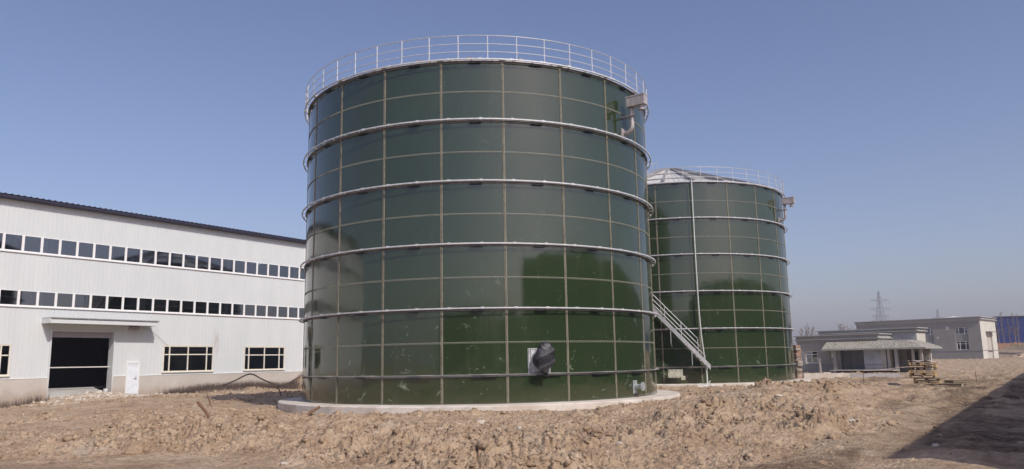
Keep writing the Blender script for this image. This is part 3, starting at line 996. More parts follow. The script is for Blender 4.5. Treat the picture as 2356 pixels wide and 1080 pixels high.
def film_cover():
    g = np.random.default_rng(4)
    mb = MB()
    nu, nv = 44, 34
    vs = []
    for j in range(nv + 1):
        t = j / nv            # along the neck, outward
        for i in range(nu):
            a = 2 * PI * i / nu
            fold = 0.035 * math.sin(a * 5 + 3 * t) + 0.03 * math.sin(a * 11 - 6 * t + 1) + 0.05 * math.sin(7 * t + 2 * a) + 0.05 * math.sin(a * 2 + 1)
            r = (0.18 + 0.215 * math.sin(min(1, t * 1.6) * PI / 2)) * (1 if t < 0.72 else math.sqrt(max(0, 1 - ((t - 0.72) / 0.28) ** 2)))
            r = r * (1 + fold * (0.6 + 0.8 * t))
            if t < 0.25: r *= 0.78 + 0.9 * t
            x = 0.04 + 0.62 * t
            y = 0.08 + r * math.cos(a) * 0.86
            z = 1.60 + r * math.sin(a) * 1.28 + 0.10 * t - (0.10 if math.sin(a) < 0 else 0) * t
            y += 0.04 * math.sin(z * 14)
            vs.append((x, y, z))
    fs = [(j * nu + i, j * nu + (i + 1) % nu, (j + 1) * nu + (i + 1) % nu, (j + 1) * nu + i) for j in range(nv) for i in range(nu)]
    mb.add([fr(*p) for p in vs], fs)
    # gathered tails
    for k, (y, z, l) in enumerate(((0.02, 2.13, .05), (0.14, 1.06, -.14), (0.0, 1.10, -.12))):
        mb.tube([fr(0.30, y, z - 0.06), fr(0.34, y + .03, z + l * .4), fr(0.38, y + .06, z + l)], [0.09, 0.07, 0.015], 7)
    mb2 = [(v[0] + TANK1[0], v[1] + TANK1[1], v[2]) for v in mb.v]
    mb.v = [(v[0] - mb2[0][0], v[1] - mb2[0][1], v[2] - 1.6) for v in mb2]
    o = mb.build('plastic_cover', M['film'], None, smooth=False, loc=(mb2[0][0], mb2[0][1], 1.6))
    recalc(o)
    tag(o, 'crumpled black plastic film bag tied over the manhole of the near tank', 'plastic bag')
film_cover()

# flanged nozzle low on the right of the near tank
fr = tank_frame(53.2)
mb = MB()
mb.box(0.006, 0.030, -0.20, 0.14, 0.14, 0.66, 0, fr)
for y in (-.16, -.03, .10):
    for z in (.18, .30, .42, .54, .63):
        mb.box(0.03, 0.05, y - .014, y + .014, z - .014, z + .014, 0, fr)
nz = mb.build('nozzle_plate', M['flange_grey'], T1)
mb = MB()
mb.tube([fr(0.03, -0.02, 0.42), fr(0.34, -0.02, 0.42)], 0.095, 16)
mb.tube([fr(0.34, -0.02, 0.42), fr(0.39, -0.02, 0.42)], 0.175, 20)
mb.tube([fr(0.391, -0.02, 0.42), fr(0.41, -0.02, 0.42)], 0.10, 16)
mb.build('nozzle', M['flange_grey'], nz)

# bolted beige hatch low on the further tank
fr = tank_frame(-13.2)
mb = MB()
mb.tube([fr(0.0, 0, 0.62), fr(0.36, 0, 0.62)], 0.24, 16)
mb.build('hatch_neck', M['black'], T2)
mb = MB()
mb.box(0.36, 0.46, -0.50, 0.42, 0.38, 0.90, 0, fr)
mb.box(0.461, 0.475, -0.44, 0.36, 0.44, 0.84, 0, fr)
mb.box(0.38, 0.44, 0.30, 0.56, 0.24, 0.50, 0, fr)
for y in (-.42, -.2, .05, .3):
    for z in (.43, .85):
        mb.tube([fr(.46, y, z), fr(.50, y, z)], .045, 8, 0)
        mb.tube([fr(.50, y, z), fr(.515, y, z)], .02, 6, 1)
mb.build('hatch_cover', [M['plate_beige'], M['bolt']], T2)

# spiral stair of the further tank
def stair():
    N = 60
    a_lo, z_lo = 0.6, 1.02
    rise = 0.24; dang = 1.42
    ri, ro = TR + 0.22, TR + 0.95
    root = None
    def ang(k): return a_lo - dang * k
    for nm, r in (('stringer', ro), ('stringer', ri)):
        mb = MB(); vs = []
        n = 49
        for i in range(n):
            k = i * 1.0
            a = ang(k); z = z_lo + rise * k
            for dr in (-.012, .012):
                for dz in (-0.18, 0.16):
                    vs.append(cp(r + dr, a, z + dz))
        fs = []
        for i in range(n - 1):
            b = i * 4; c = b + 4
            fs += [(b, c, c + 1, b + 1), (b + 2, b + 3, c + 3, c + 2), (b + 1, c + 1, c + 3, b + 3), (b, b + 2, c + 2, c)]
        fs += [(0, 1, 3, 2), ((n - 1) * 4, (n - 1) * 4 + 2, (n - 1) * 4 + 3, (n - 1) * 4 + 1)]
        mb.add(vs, fs)
        o = mb.build('staircase', M['galv'], T2) if root is None else mb.build('stringer', M['galv'], root)
        if root is None: root = o
    for k in range(48):
        mb = MB()
        a = ang(k + 0.5); z = z_lo + rise * (k + 0.5)
        da = math.degrees(0.145 / TR)
        polar_box(mb, ri + .013, ro - .013, a - da, a + da, z - 0.02, z + 0.02, 0)
        mb.build('tread', M['angle'], root)
    for h in (1.0, 0.66, 0.36):
        mb = MB()
        k0 = 3.3 if h > .9 else (2.6 if h > .5 else 1.2)
        mb.tube([cp(ro, ang(k), z_lo + rise * k + h) for k in np.arange(k0, 48.1, 1.0)], 0.026, 6)
        mb.build('hand_rail', M['galv_white'], root, smooth=True)
    for k in np.arange(3.2, 48, 4.4):
        mb = MB()
        mb.tube([cp(ro, ang(k), z_lo + rise * k), cp(ro, ang(k), z_lo + rise * k + 1.0)], 0.022, 6)
        mb.build('stair_post', M['galv_white'], root)
    for k in (5.0, 10.6, 17, 24, 31, 38, 45):
        mb = MB()
        z = z_lo + rise * k
        mb.tube([cp(ro - .02, ang(k), z - .12), cp(ro - .02, ang(k), z - 1.05)], 0.026, 6)
        mb.tube([cp(ro - .02, ang(k), z - 1.05), cp(TR + .02, ang(k), z - 1.25)], 0.026, 6)
        mb.tube([cp(ro - .02, ang(k), z - .14), cp(TR + .02, ang(k), z - .14)], 0.026, 6)
        mb.build('stair_bracket', M['galv'], root)
    # landing gate at the top
    mb = MB()
    for x_ in (-1.02, -1.32):
        mb.tube([(x_, -.6, 15.3), (x_, -.6, 16.25)], 0.022, 6)
    mb.tube([(-1.02, -.6, 16.25), (-1.32, -.6, 16.25)], 0.022, 6)
    mb.tube([(-1.32, -.6, 16.25), (-1.9, -.8, 16.05), (-2.3, -1.0, 15.6), (-2.45, -1.1, 15.2)], 0.02, 6)
    mb.build('roof_frame', M['galv'], T2)
stair()

# pale hose hanging down the further tank
def hose():
    mb = MB()
    k = [cp(TR + .30, -2.1, 13.15), cp(TR + .32, -2.05, 12.6), cp(TR + .31, -2.1, 9.0), cp(TR + .32, -2.05, 5.5), cp(TR + .33, -1.6, 3.2),
         cp(TR + .36, -.8, 1.7), cp(TR + .42, -.35, .9), cp(TR + .6, -.5, .35), cp(TR + .95, -1.2, -.02), cp(TR + 1.25, -2.4, -.16), cp(TR + 1.6, -3.0, -.2)]
    pts = []
    for i in range(len(k) - 1):
        p0 = Vector(k[max(i - 1, 0)]); p1 = Vector(k[i]); p2 = Vector(k[i + 1]); p3 = Vector(k[min(i + 2, len(k) - 1)])
        for t in np.linspace(0, 1, 6, endpoint=False):
            pts.append(0.5 * ((2 * p1) + (p2 - p0) * t + (2 * p0 - 5 * p1 + 4 * p2 - p3) * t * t + (3 * p1 - p0 - 3 * p2 + p3) * t ** 3))
    mb.tube(pts, 0.045, 8)
    o = mb.build('hanging_hose', M['pale_hose'], None, smooth=True, loc=(TANK2[0], TANK2[1], -0.09))
    tag(o, 'pale grey hose hanging from the rim of the further tank down to the soil', 'hose')
hose()
# scraps where the hose meets the soil
mb = MB()
x, y = TANK2[0] - .2, TANK2[1] - 9.6
z = gz(x, y)
for q in ((-.5, 0, .25), (.1, .1, .4), (.35, -.1, .2)):
    mb.tube([(q[0] - .3, q[1], .02), (q[0], q[1] + .05, q[2])], 0.03, 5)
mb.tube([(-.9, 0, .03), (-.2, .1, .09), (.5, 0, .05)], .03, 5)
o = mb.build('scrap_rebar', M['plastic_white'], None, loc=(x, y, z)); tag(o, 'bent pale scrap rods poking out of the soil below the hanging hose', 'scrap')

# ------------------------------------------------------------------ the white hall on the left
HALL_RZ = R_(57)
Hroot = empty('factory_hall', (HP[0], HP[1], 0), HALL_RZ)
tag(Hroot, 'long white corrugated factory hall with two ribbon windows and a big open door', 'factory building')
S0, S1 = -46.0, 26.0
def corr(mb, s0, s1, z0, z1, y=0.0, pitch=0.30, rib=0.06, dep=0.018):
    """corrugated sheet facing -y"""
    xs = [s0]; ys = [0]
    k = math.floor(s0 / pitch)
    prof = []
    while k * pitch < s1 + pitch:
        b = k * pitch
        prof += [(b, 0), (b + pitch - rib, 0), (b + pitch - rib * .7, -dep), (b + pitch - rib * .3, -dep)]
        k += 1
    def yy(x):
        for (xa, ya), (xb, yb) in zip(prof[:-1], prof[1:]):
            if xa <= x <= xb: return ya + (yb - ya) * (x - xa) / (xb - xa + 1e-9)
        return 0
    P = [(s0, yy(s0))] + [p for p in prof if s0 + 1e-4 < p[0] < s1 - 1e-4] + [(s1, yy(s1))]
    vs = []
    for x, v in P: vs += [(x, y + v, z0), (x, y + v, z1)]
    mb.add(vs, [(2 * i, 2 * i + 2, 2 * i + 3, 2 * i + 1) for i in range(len(P) - 1)])

RIB = [(5.52, 6.56), (9.00, 10.13)]
ZE = 12.36
OPEN = [(-13.0, -8.18, 1.17, 3.10), (-5.78, -1.56, -1.0, 4.05), (2.25, 6.55, 1.17, 3.10), (9.45, 13.65, 1.17, 3.08)]
mb = MB()
zz = [(RIB[0][1], RIB[1][0]), (RIB[1][1], ZE)]
for a, b in zz: corr(mb, S0, S1, a, b)
cur = S0
for (a, b, z0, z1) in OPEN:
    corr(mb, cur, a, .97, RIB[0][0]); corr(mb, a, b, z1, RIB[0][0])
    if z0 > .97: corr(mb, a, b, .97, z0)
    cur = b
corr(mb, cur, S1, .97, RIB[0][0])
# returns: gable ends and back
def quad(mb, p, mi=0): mb.add(p, [(0, 1, 2, 3)], mi)
HDEEP = 26.0
quad(mb, [(S1, 0, -1.5), (S1, HDEEP, -1.5), (S1, HDEEP, ZE), (S1, 0, ZE)])
mb.add([(S1, HDEEP / 2, ZE + 1.3), (S1, 0, ZE), (S1, HDEEP, ZE)], [(0, 1, 2)])
quad(mb, [(S0, 0, -1.5), (S0, 0, ZE), (S0, HDEEP, ZE), (S0, HDEEP, -1.5)])
mb.add([(S0, HDEEP / 2, ZE + 1.3), (S0, HDEEP, ZE), (S0, 0, ZE)], [(0, 1, 2)])
quad(mb, [(S0, HDEEP, -1.5), (S0, HDEEP, ZE), (S1, HDEEP, ZE), (S1, HDEEP, -1.5)])
mb.build('wall', M['cladding'], Hroot)
# inner lining, floor
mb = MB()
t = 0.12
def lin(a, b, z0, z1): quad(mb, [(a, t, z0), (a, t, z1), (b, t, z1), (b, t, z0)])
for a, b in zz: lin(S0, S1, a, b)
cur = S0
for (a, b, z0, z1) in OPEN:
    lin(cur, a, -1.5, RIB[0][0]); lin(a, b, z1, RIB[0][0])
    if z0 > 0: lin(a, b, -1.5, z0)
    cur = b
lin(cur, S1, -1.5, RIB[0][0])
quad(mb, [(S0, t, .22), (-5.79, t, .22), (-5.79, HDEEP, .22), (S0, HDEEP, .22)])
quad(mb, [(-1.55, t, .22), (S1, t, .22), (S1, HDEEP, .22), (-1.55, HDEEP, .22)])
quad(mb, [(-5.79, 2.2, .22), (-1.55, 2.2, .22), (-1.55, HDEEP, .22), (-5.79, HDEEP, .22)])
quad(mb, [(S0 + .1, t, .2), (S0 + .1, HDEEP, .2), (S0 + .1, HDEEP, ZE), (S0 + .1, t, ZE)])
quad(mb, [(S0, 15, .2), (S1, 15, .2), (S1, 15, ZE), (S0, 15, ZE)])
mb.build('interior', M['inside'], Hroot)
s = -6.55 - 7.15 * 5
while s < S1:
    mb = MB(); mb.box(s - .20, s + .20, .25, .60, .2, ZE)
    mb.build('column', M['inside_col'], Hroot)
    s += 7.15
# beige plinth
mb = MB()
cur = S0
for (a, b) in ((-5.80, -1.54), (-0.56, 0.42)):
    mb.box(cur, a, -.07, .10, -1.6, .965); cur = b
mb.box(cur, S1, -.07, .10, -1.6, .965)
for j in (-20, -13, -5.95, .55, 8.95, 14.9, 20):
    pass
mb.build('plinth', M['plinth'], Hroot)
mb = MB()
cur = S0
for (a, b) in ((-5.80, -1.54), (-0.56, 0.42)):
    mb.box(cur, a, -.095, .0, .955, .985); cur = b
mb.box(cur, S1, -.095, .0, .955, .985)
mb.build('drip_flashing', M['frame_white'], Hroot)
# roof, fascia
mb = MB()
quad(mb, [(S0 - .4, -.45, ZE + .22), (S1 + .4, -.45, ZE + .22), (S1 + .4, HDEEP / 2, ZE + 1.5), (S0 - .4, HDEEP / 2, ZE + 1.5)])
quad(mb, [(S0 - .4, HDEEP + .45, ZE + .22), (S0 - .4, HDEEP / 2, ZE + 1.5), (S1 + .4, HDEEP / 2, ZE + 1.5), (S1 + .4, HDEEP + .45, ZE + .22)])
mb.box(S0 - .4, S1 + .4, -.46, .02, ZE - .02, ZE + .03)
mb.box(S0 - .4, S1 + .4, -.48, -.44, ZE + .02, ZE + .17)
mb.box(S0 - .4, S1 + .4, -.40, -.36, ZE + .16, ZE + .24)
k = S0
while k < S1:
    mb.box(k, k + .12, -.50, -.2, ZE + .235, ZE + .265); k += .38
mb.build('roof', M['eave'], Hroot)

def strip_window(s0, s1, z0, z1, parts=True):
    mb = MB()
    mb.box(s0, s0 + .078, -.035, .06, z0, z1); mb.box(s1 - .078, s1, -.035, .06, z0, z1)
    mb.box(s0 + .078, s1 - .078, -.035, .06, z0, z0 + .11); mb.box(s0 + .078, s1 - .078, -.033, .06, z1 - .035, z1)
    mb.box(s0, s1, -.09, -.036, z0 - .03, z0 + .035)
    w = mb.build('ribbon_window', M['frame_white'], Hroot)
    mb = MB(); quad(mb, [(s0 + .06, .01, z0 + .09), (s1 - .06, .01, z0 + .09), (s1 - .06, .01, z1 - .03), (s0 + .06, .01, z1 - .03)])
    tl = rnd.gauss(0, .004); tz = rnd.gauss(0, .004)
    mb.v = [(x, y + tl * (x - s0) + tz * (z - z0), z) for x, y, z in mb.v]
    mb.build('pane', M['glass'], w)
for (z0, z1) in RIB:
    s = -9.14 - 1.152
    while s < 16.5:
        strip_window(s, s + 1.152, z0, z1); s += 1.152
    for (a, b) in ((S0, -9.14 - 1.152), (s, S1)):
        mb = MB()
        q = a
        while q < b:
            e = min(q + 1.152, b)
            mb.box(q, q + .12, -.035, .06, z0, z1); q += 1.152
        mb.box(a, b, -.034, .06, z0, z0 + .10); mb.box(a, b, -.034, .06, z1 - .035, z1)
        w = mb.build('ribbon_window', M['frame_white'], Hroot)
        mb = MB(); quad(mb, [(a, .01, z0 + .09), (b, .01, z0 + .09), (b, .01, z1 - .03), (a, .01, z1 - .03)])
        mb.build('pane', M['glass'], w)

def big_window(s0, s1, z0, z1, vs_, zm, mat='frame_cream'):
    mb = MB(); w = .085
    mb.box(s0, s0 + w, -.05, .05, z0, z1); mb.box(s1 - w, s1, -.05, .05, z0, z1)
    mb.box(s0 + w, s1 - w, -.05, .05, z0, z0 + w); mb.box(s0 + w, s1 - w, -.05, .05, z1 - w * .8, z1)
    for v in vs_: mb.box(v - w / 2, v + w / 2, -.045, .045, z0 + w, z1 - w * .8)
    edges = [s0 + w] + list(vs_) + [s1 - w]
    for a, b in zip(edges[:-1], edges[1:]):
        mb.box(a + w / 2, b - w / 2, -.04, .04, zm - w * .45, zm + w * .45)
    mb.box(s0 - .05, s1 + .05, -.12, -.051, z0 - .05, z0 + .02)
    mb.box(s0 - .05, s1 + .05, -.07, -.051, z1, z1 + .05)
    o = mb.build('window', M[mat], Hroot)
    mb = MB(); quad(mb, [(s0, .0, z0), (s1, .0, z0), (s1, .0, z1), (s0, .0, z1)])
    mb.build('pane', M['glass'], o)
big_window(2.25, 6.55, 1.17, 3.10, (2.77, 4.32, 5.95), 2.46)
big_window(9.45, 13.65, 1.17, 3.08, (9.92, 11.50, 13.06), 2.40)
big_window(-13.0, -8.18, 1.17, 3.10, (-12.4, -10.6, -8.75), 2.44)
# big door: reveal, half raised shutter, rail inside, sloping threshold
mb = MB()
mb.box(-5.86, -5.77, -.09, .55, -1.2, 4.10); mb.box(-1.57, -1.48, -.09, .55, -1.2, 4.10)
mb.box(-5.77, -1.57, -.06, .14, 4.00, 4.10)
mb.build('door_frame', M['cladding'], Hroot)
mb = MB()
nsl = 7
for i in range(nsl):
    z0 = 3.62 + i * (4.0 - 3.62) / nsl * 1.0
    mb.box(-5.765, -1.575, .20 + .01 * (i % 2), .26, z0, z0 + .052)
mb.box(-5.765, -1.575, .24, .27, 3.62, 4.45)
sh = mb.build('roller_shutter', M['shutter'], Hroot)
mb = MB(); mb.box(-5.765, -1.575, .30, .36, 1.60, 1.67)
mb.build('door_rail', M['inside_col'], Hroot)
mb = MB()
mb.add([(-5.76, .05, -.9), (-1.58, .05, -.9), (-1.58, .05, -.30), (-5.76, .05, -.30), (-5.76, 2.2, .24), (-1.58, 2.2, .24)],
       [(0, 1, 2, 3), (3, 2, 5, 4)])
mb.build('ramp', M['ramp'], Hroot)
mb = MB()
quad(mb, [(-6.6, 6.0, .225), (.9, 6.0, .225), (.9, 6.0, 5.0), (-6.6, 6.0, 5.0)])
mb.build('shade_backdrop', M['black'], Hroot)  # added black sheet, stands for the unlit depth behind the door
# personnel door
mb = MB()
mb.box(-.49, .35, -.10, -.02, -.32, 1.86)
mb.box(-.46, -.40, -.115, -.10, -.25, 1.80); mb.box(.26, .32, -.115, -.10, -.25, 1.80)
mb.box(-.40, .26, -.115, -.10, 1.74, 1.80); mb.box(-.40, .26, -.115, -.10, -.25, -.19)
pdoor = mb.build('side_door', M['door_white'], Hroot)
mb = MB()
mb.box(-.56, -.49, -.13, .02, -.40, 1.94); mb.box(.35, .42, -.13, .02, -.40, 1.94); mb.box(-.49, .35, -.13, .02, 1.86, 1.94)
mb.build('door_frame', M['frame_white'], pdoor)
mb = MB(); mb.box(.02, .22, -.16, -.135, .78, .82); mb.box(.14, .20, -.14, -.1, .70, .95)
mb.build('handle', M['galv'], pdoor)
# canopy over the big door
mb = MB()
mb.box(-6.45, 1.0, -1.15, -.03, 4.50, 4.53)
mb.box(-6.45, 1.0, -1.18, -1.15, 4.48, 4.72)
mb.box(-6.47, -6.45, -1.18, -.03, 4.48, 4.80); mb.box(1.0, 1.02, -1.18, -.03, 4.48, 4.80)
can = mb.build('canopy', M['cladding'], Hroot)
mb = MB()
k = -6.45
while k < 1.0:
    mb.box(k, k + .10, -1.25, -.03, 4.80, 4.85); k += .2
mb.box(-6.44, .99, -1.22, -.03, 4.76, 4.80)
mb.build('canopy_sheet', M['roof_dark'], can)
mb = MB()
for i in range(3):
    mb.box(-.45 + .2 * i, -.30 + .2 * i, -.40, -.06, 4.22, 4.42)
mb.box(-.5, .2, -.06, -.03, 4.2, 4.45)
mb.build('wall_lamp', M['shutter'], Hroot)
# thin cable from the lamp down to the window
mb = MB()
mb.tube([(.2, -.1, 4.35), (.9, -.12, 4.30), (1.6, -.10, 3.9), (2.5, -.1, 3.15)], .012, 4)
mb.build('cable', M['angle'], Hroot)
# downpipe-like corner trim
mb = MB(); mb.box(15.55, 15.63, -.045, -.03, .99, RIB[0][0] - .04); mb.box(15.55, 15.63, -.045, -.03, RIB[0][1] + .02, RIB[1][0] - .04); mb.box(15.55, 15.63, -.045, -.03, RIB[1][1] + .02, ZE)
mb.build('joint_trim', M['frame_white'], Hroot)

def hl(s, off, z=None):
    x = HP[0] + HD[0] * s + HN[0] * off; y = HP[1] + HD[1] * s + HN[1] * off
    return (x, y, gz(x, y) if z is None else z)
# lamp post standing in the doorway
x, y, z = hl(-1.9, -.05)
mb = MB()
mb.box(-.10, .14, -.06, .06, -.1, 0.62, 0)
mb.tube([(0, 0, .62), (0, 0, 1.22)], .035, 8, 0)
mb.box(-.10, .10, -.09, .09, 1.18, 1.38, 1); mb.box(-.05, .17, -.04, .04, 1.30, 1.34, 1)
o = mb.build('work_lamp', [M['black'], M['plastic_white']], None, loc=(x, y, z)); o.rotation_euler = (0, 0, HALL_RZ)
tag(o, 'short black post with a white lamp head beside the hall door jamb', 'work lamp')
# black hose arching in front of the hall plinth
pts = [hl(s, 3.0, zz_) for s, zz_ in ((-.2, -.42), (.67, -.42), (2.01, -.26), (4.13, -.16), (5.3, .10), (6.37, .42), (7.15, .74), (7.71, .89), (8.2, .80), (8.8, .52), (9.9, .12), (10.98, -.10), (12.81, .55))]
def smooth_path(k, n=6):
    k = [Vector(p) for p in k]; out = []
    for i in range(len(k) - 1):
        p0, p1, p2, p3 = k[max(i - 1, 0)], k[i], k[i + 1], k[min(i + 2, len(k) - 1)]
        for t_ in np.linspace(0, 1, n, endpoint=False):
            out.append(0.5 * ((2 * p1) + (p2 - p0) * t_ + (2 * p0 - 5 * p1 + 4 * p2 - p3) * t_ * t_ + (3 * p1 - p0 - 3 * p2 + p3) * t_ ** 3))
    return out + [k[-1]]
mb = MB(); mb.tube(smooth_path(pts), .055, 8)
o = mb.build('arching_hose', M['rubber'], None, smooth=True)
tag(o, 'thick black hose arching up in front of the hall plinth', 'hose')

# dry weeds beside the hall
def weeds(name, spots, label, mat, hmin, hmax, seed):
    g = random.Random(seed); mb = MB()
    for (x, y, z) in spots:
        for _ in range(g.randint(2, 4)):
            h = g.uniform(hmin, hmax); a = g.uniform(0, 2 * PI); l = g.uniform(.05, .45) * h
            w = .006 + h * .012
            tx, ty = x + math.cos(a) * l, y + math.sin(a) * l
            b = g.uniform(0, PI)
            mb.add([(x - w * math.cos(b), y - w * math.sin(b), z - .03), (x + w * math.cos(b), y + w * math.sin(b), z - .03), (tx, ty, z + h)], [(0, 1, 2)])
    o = mb.build(name, mat)
    tag(o, label, 'weeds', kind='stuff'); return o
def many_hl(n, sfun, ofun):
    S = np.array([sfun() for _ in range(n)]); O = np.array([ofun() for _ in range(n)])
    X = HP[0] + HD[0] * S + HN[0] * O; Y = HP[1] + HD[1] * S + HN[1] * O
    return list(zip(X, Y, ground_h(X, Y)))
g = random.Random(3)
sp = many_hl(2600, lambda: g.uniform(1.2, 12.5), lambda: abs(g.gauss(2.6, .9)) + .15)
sp += many_hl(300, lambda: g.uniform(-11, -6.2), lambda: abs(g.gauss(.6, .5)) + .15)
weeds('dry_weeds', sp, 'band of brown dead weeds along the foot of the white hall', M['weed'], .18, .62, 8)

# ------------------------------------------------------------------ right hand buildings
UX = (0.72, -0.694); RZ = math.atan2(-0.694, 0.72)
def rb(name, x, y, z): return empty(name, (x, y, z), RZ)

def wall_with_holes(mb, x0, x1, z0, z1, y, holes, deep=.22, mi=0, mi2=0):
    """front wall facing -y at y, with rectangular recesses"""
    xs = sorted({x0, x1, *[h[0] for h in holes], *[h[1] for h in holes]})
    zs = sorted({z0, z1, *[h[2] for h in holes], *[h[3] for h in holes]})
    for a, b in zip(xs[:-1], xs[1:]):
        for c, d in zip(zs[:-1], zs[1:]):
            cx, cz = (a + b) / 2, (c + d) / 2
            if any(h[0] < cx < h[1] and h[2] < cz < h[3] for h in holes): continue
            mb.add([(a, y, c), (b, y, c), (b, y, d), (a, y, d)], [(0, 1, 2, 3)], mi)
    for (a, b, c, d) in holes:
        mb.add([(a, y, c), (a, y, d), (a, y + deep, d), (a, y + deep, c)], [(0, 1, 2, 3)], mi2)
        mb.add([(b, y, c), (b, y + deep, c), (b, y + deep, d), (b, y, d)], [(0, 1, 2, 3)], mi2)
        mb.add([(a, y, d), (b, y, d), (b, y + deep, d), (a, y + deep, d)], [(0, 1, 2, 3)], mi2)
        mb.add([(a, y, c), (a, y + deep, c), (b, y + deep, c), (b, y, c)], [(0, 1, 2, 3)], mi2)

def rwin(parent, x0, x1, z0, z1, y, kind=0):
    w = .095; mb = MB()
    mb.box(x0, x0 + w, y, y + .07, z0, z1); mb.box(x1 - w, x1, y, y + .07, z0, z1)
    mb.box(x0 + w, x1 - w, y, y + .07, z0, z0 + w); mb.box(x0 + w, x1 - w, y, y + .07, z1 - w, z1)
    W = x1 - x0; H = z1 - z0
    if kind == 0:     # narrow - wide - narrow, the side lights crossed
        a, b = x0 + W * .27, x1 - W * .24
        for v in (a, b): mb.box(v - .07, v + .07, y, y + .068, z0 + w, z1 - w)
        zc = z0 + H * .66
        mb.box(x0 + w, a - .05, y, y + .066, zc - .04, zc + .04); mb.box(b + .05, x1 - w, y, y + .066, zc - .04, zc + .04)
    elif kind == 1:
        a, b = x0 + W * .27, x1 - W * .27
        for v in (a, b): mb.box(v - .07, v + .07, y, y + .068, z0 + w, z1 - w)
        zc = z0 + H * .70
        for p, q in ((x0 + w, a - .05), (a + .05, b - .05), (b + .05, x1 - w)): mb.box(p, q, y, y + .066, zc - .045, zc + .045)
    else:
        v = x0 + W * .5; zc = z0 + H * .72
        mb.box(v - .04, v + .04, y, y + .068, z0 + w, z1 - w)
        for p, q in ((x0 + w, v - .04), (v + .04, x1 - w)): mb.box(p, q, y, y + .066, zc - .035, zc + .035)
    o = mb.build('window', M['frame_white'], parent)
    mb = MB(); mb.add([(x0, y + .04, z0), (x1, y + .04, z0), (x1, y + .04, z1), (x0, y + .04, z1)], [(0, 1, 2, 3)])
    mb.build('pane', M['glass'], o)
    return o

def cornice(parent, x0, x1, y0, y1, zt, mat, steps=((.0, .14, .42), (.14, .46, .16), (.46, .62, .34), (.62, .95, .05))):
    mb = MB()
    for a, b, pr in steps:
        mb.box(x0 - pr, x1 + pr, y0 - pr, y1 + pr, zt - b + .003, zt - a)
    return mb.build('cornice', M[mat], parent)

# big two storey building
B = rb('grey_building', 98.96, 165.0, 0.0)
tag(B, 'far two storey grey rendered building with flat stepped cornice and white framed windows', 'building')
bw = [(-4.87, -2.56, 5.55, 6.98, 0), (-11.5, -9.33, 5.6, 7.05, 0), (-4.87, -2.50, 2.22, 4.02, 1), (-11.5, -9.3, 2.22, 4.05, 1)]
mb = MB()
rec = [(-4.95, -2.42, 2.15, 7.05), (-11.6, -9.22, 2.15, 7.1)]
wall_with_holes(mb, -25.6, 0, -.3, 8.6, 0, rec, .22)
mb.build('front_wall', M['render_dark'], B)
for (a, b, c, d) in rec:
    mb = MB()
    hs = [(p, q, r, s_) for (p, q, r, s_, k) in bw if a < (p + q) / 2 < b]
    wall_with_holes(mb, a, b, c, d, .221, hs, .25)
    mb.build('recess_panel', M['render_dark'], B)
for (p, q, r, s_, k) in bw: rwin(B, p, q, r, s_, .30, k)
mb = MB()
mb.box(-25.6, -.001, .60, .62, -.3, 8.4)
mb.build('interior', M['inside'], B)
mb = MB()
wall_with_holes(mb, 0, 13, -.3, 8.6, 0, [(4.4, 9.0, .2, 5.9)], .35)
mb.v = [(-y, x, z) for x, y, z in mb.v]
mb.box(-25.6, -25.5, .01, 13, -.3, 8.6); mb.box(-25.5, 0, 12.9, 13, -.3, 8.6)
mb.build('side_wall', M['render_sunlit'], B)
mb = MB(); mb.box(-.34, -.30, 4.4, 9.0, .2, 5.9)
mb.build('side_door', M['pale_wall'], B)
mb = MB(); mb.box(-.02, .9, 3.9, 9.5, 5.92, 6.05)
mb.build('door_canopy', M['render_dark'], B)
cornice(B, -25.6, 0, 0, 13, 9.15, 'cornice')
mb = MB(); mb.box(-25.7, .06, -.06, 13.06, 1.95, 2.08); mb.build('plinth_band', M['render_dark'], B)
mb = MB()
for (cx, cz, r) in ((-6.3, 6.9, .42), (-8.4, 4.9, .25)):
    mb.tube([(cx, -.002, cz), (cx, -.012, cz)], r, 16)
mb.build('plaster_patch', M['render_sunlit'], B)
mb = MB(); mb.box(-8.0, -4.8, 5, 8, 9.16, 9.40); mb.add([(-8, 5, 9.4), (-4.8, 5, 9.4), (-4.8, 8, 9.4), (-8, 8, 9.4), (-6.4, 6.5, 9.75)], [(0, 1, 4), (1, 2, 4), (2, 3, 4), (3, 0, 4)])
mb.build('roof_hatch', M['roof_sheet'], B)

# low gatehouse in front of it: front block, rear block, porch
G = rb('low_building', 37.33, 80.0, 0.0)
tag(G, 'low grey rendered building with a stone covered porch roof behind the pallet stack', 'building')
mb = MB()
w1 = (-7.72, -6.35, .70, 2.02); w2 = (-5.02, -4.25, .76, 1.98)
wall_with_holes(mb, -8.56, 0, -.8, 3.0, 0, [w1, w2, (-3.9, -1.3, -.1, 1.98)], .25)
mb.v = mb.v
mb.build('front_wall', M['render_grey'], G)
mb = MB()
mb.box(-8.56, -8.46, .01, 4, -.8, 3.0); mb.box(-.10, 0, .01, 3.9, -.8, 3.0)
mb.build('side_wall', M['render_sunlit'], G)
rwin(G, *w1, .12, 2); rwin(G, *w2, .12, 2)
mb = MB(); mb.box(-8.4, -.2, .55, .57, -.3, 2.9); mb.build('interior', M['inside'], G)
mb = MB(); mb.box(-8.62, -4.05, -.05, -.003, .50, .58); mb.build('sill_band', M['render_dark'], G)
mb = MB()
mb.box(-3.85, -3.0, .16, .20, -.1, 1.95); mb.box(-2.95, -1.35, .14, .18, -.1, 1.95)
for q in (-3.87, -2.99, -1.37): mb.box(q, q + .06, .06, .13, -.1, 1.96)
mb.build('door', M['grey_door'], G)
cornice(G, -8.56, 0, 0, 4, 3.68, 'cornice', ((.0, .10, .26), (.10, .42, .06), (.42, .52, .22), (.52, .72, .04)))
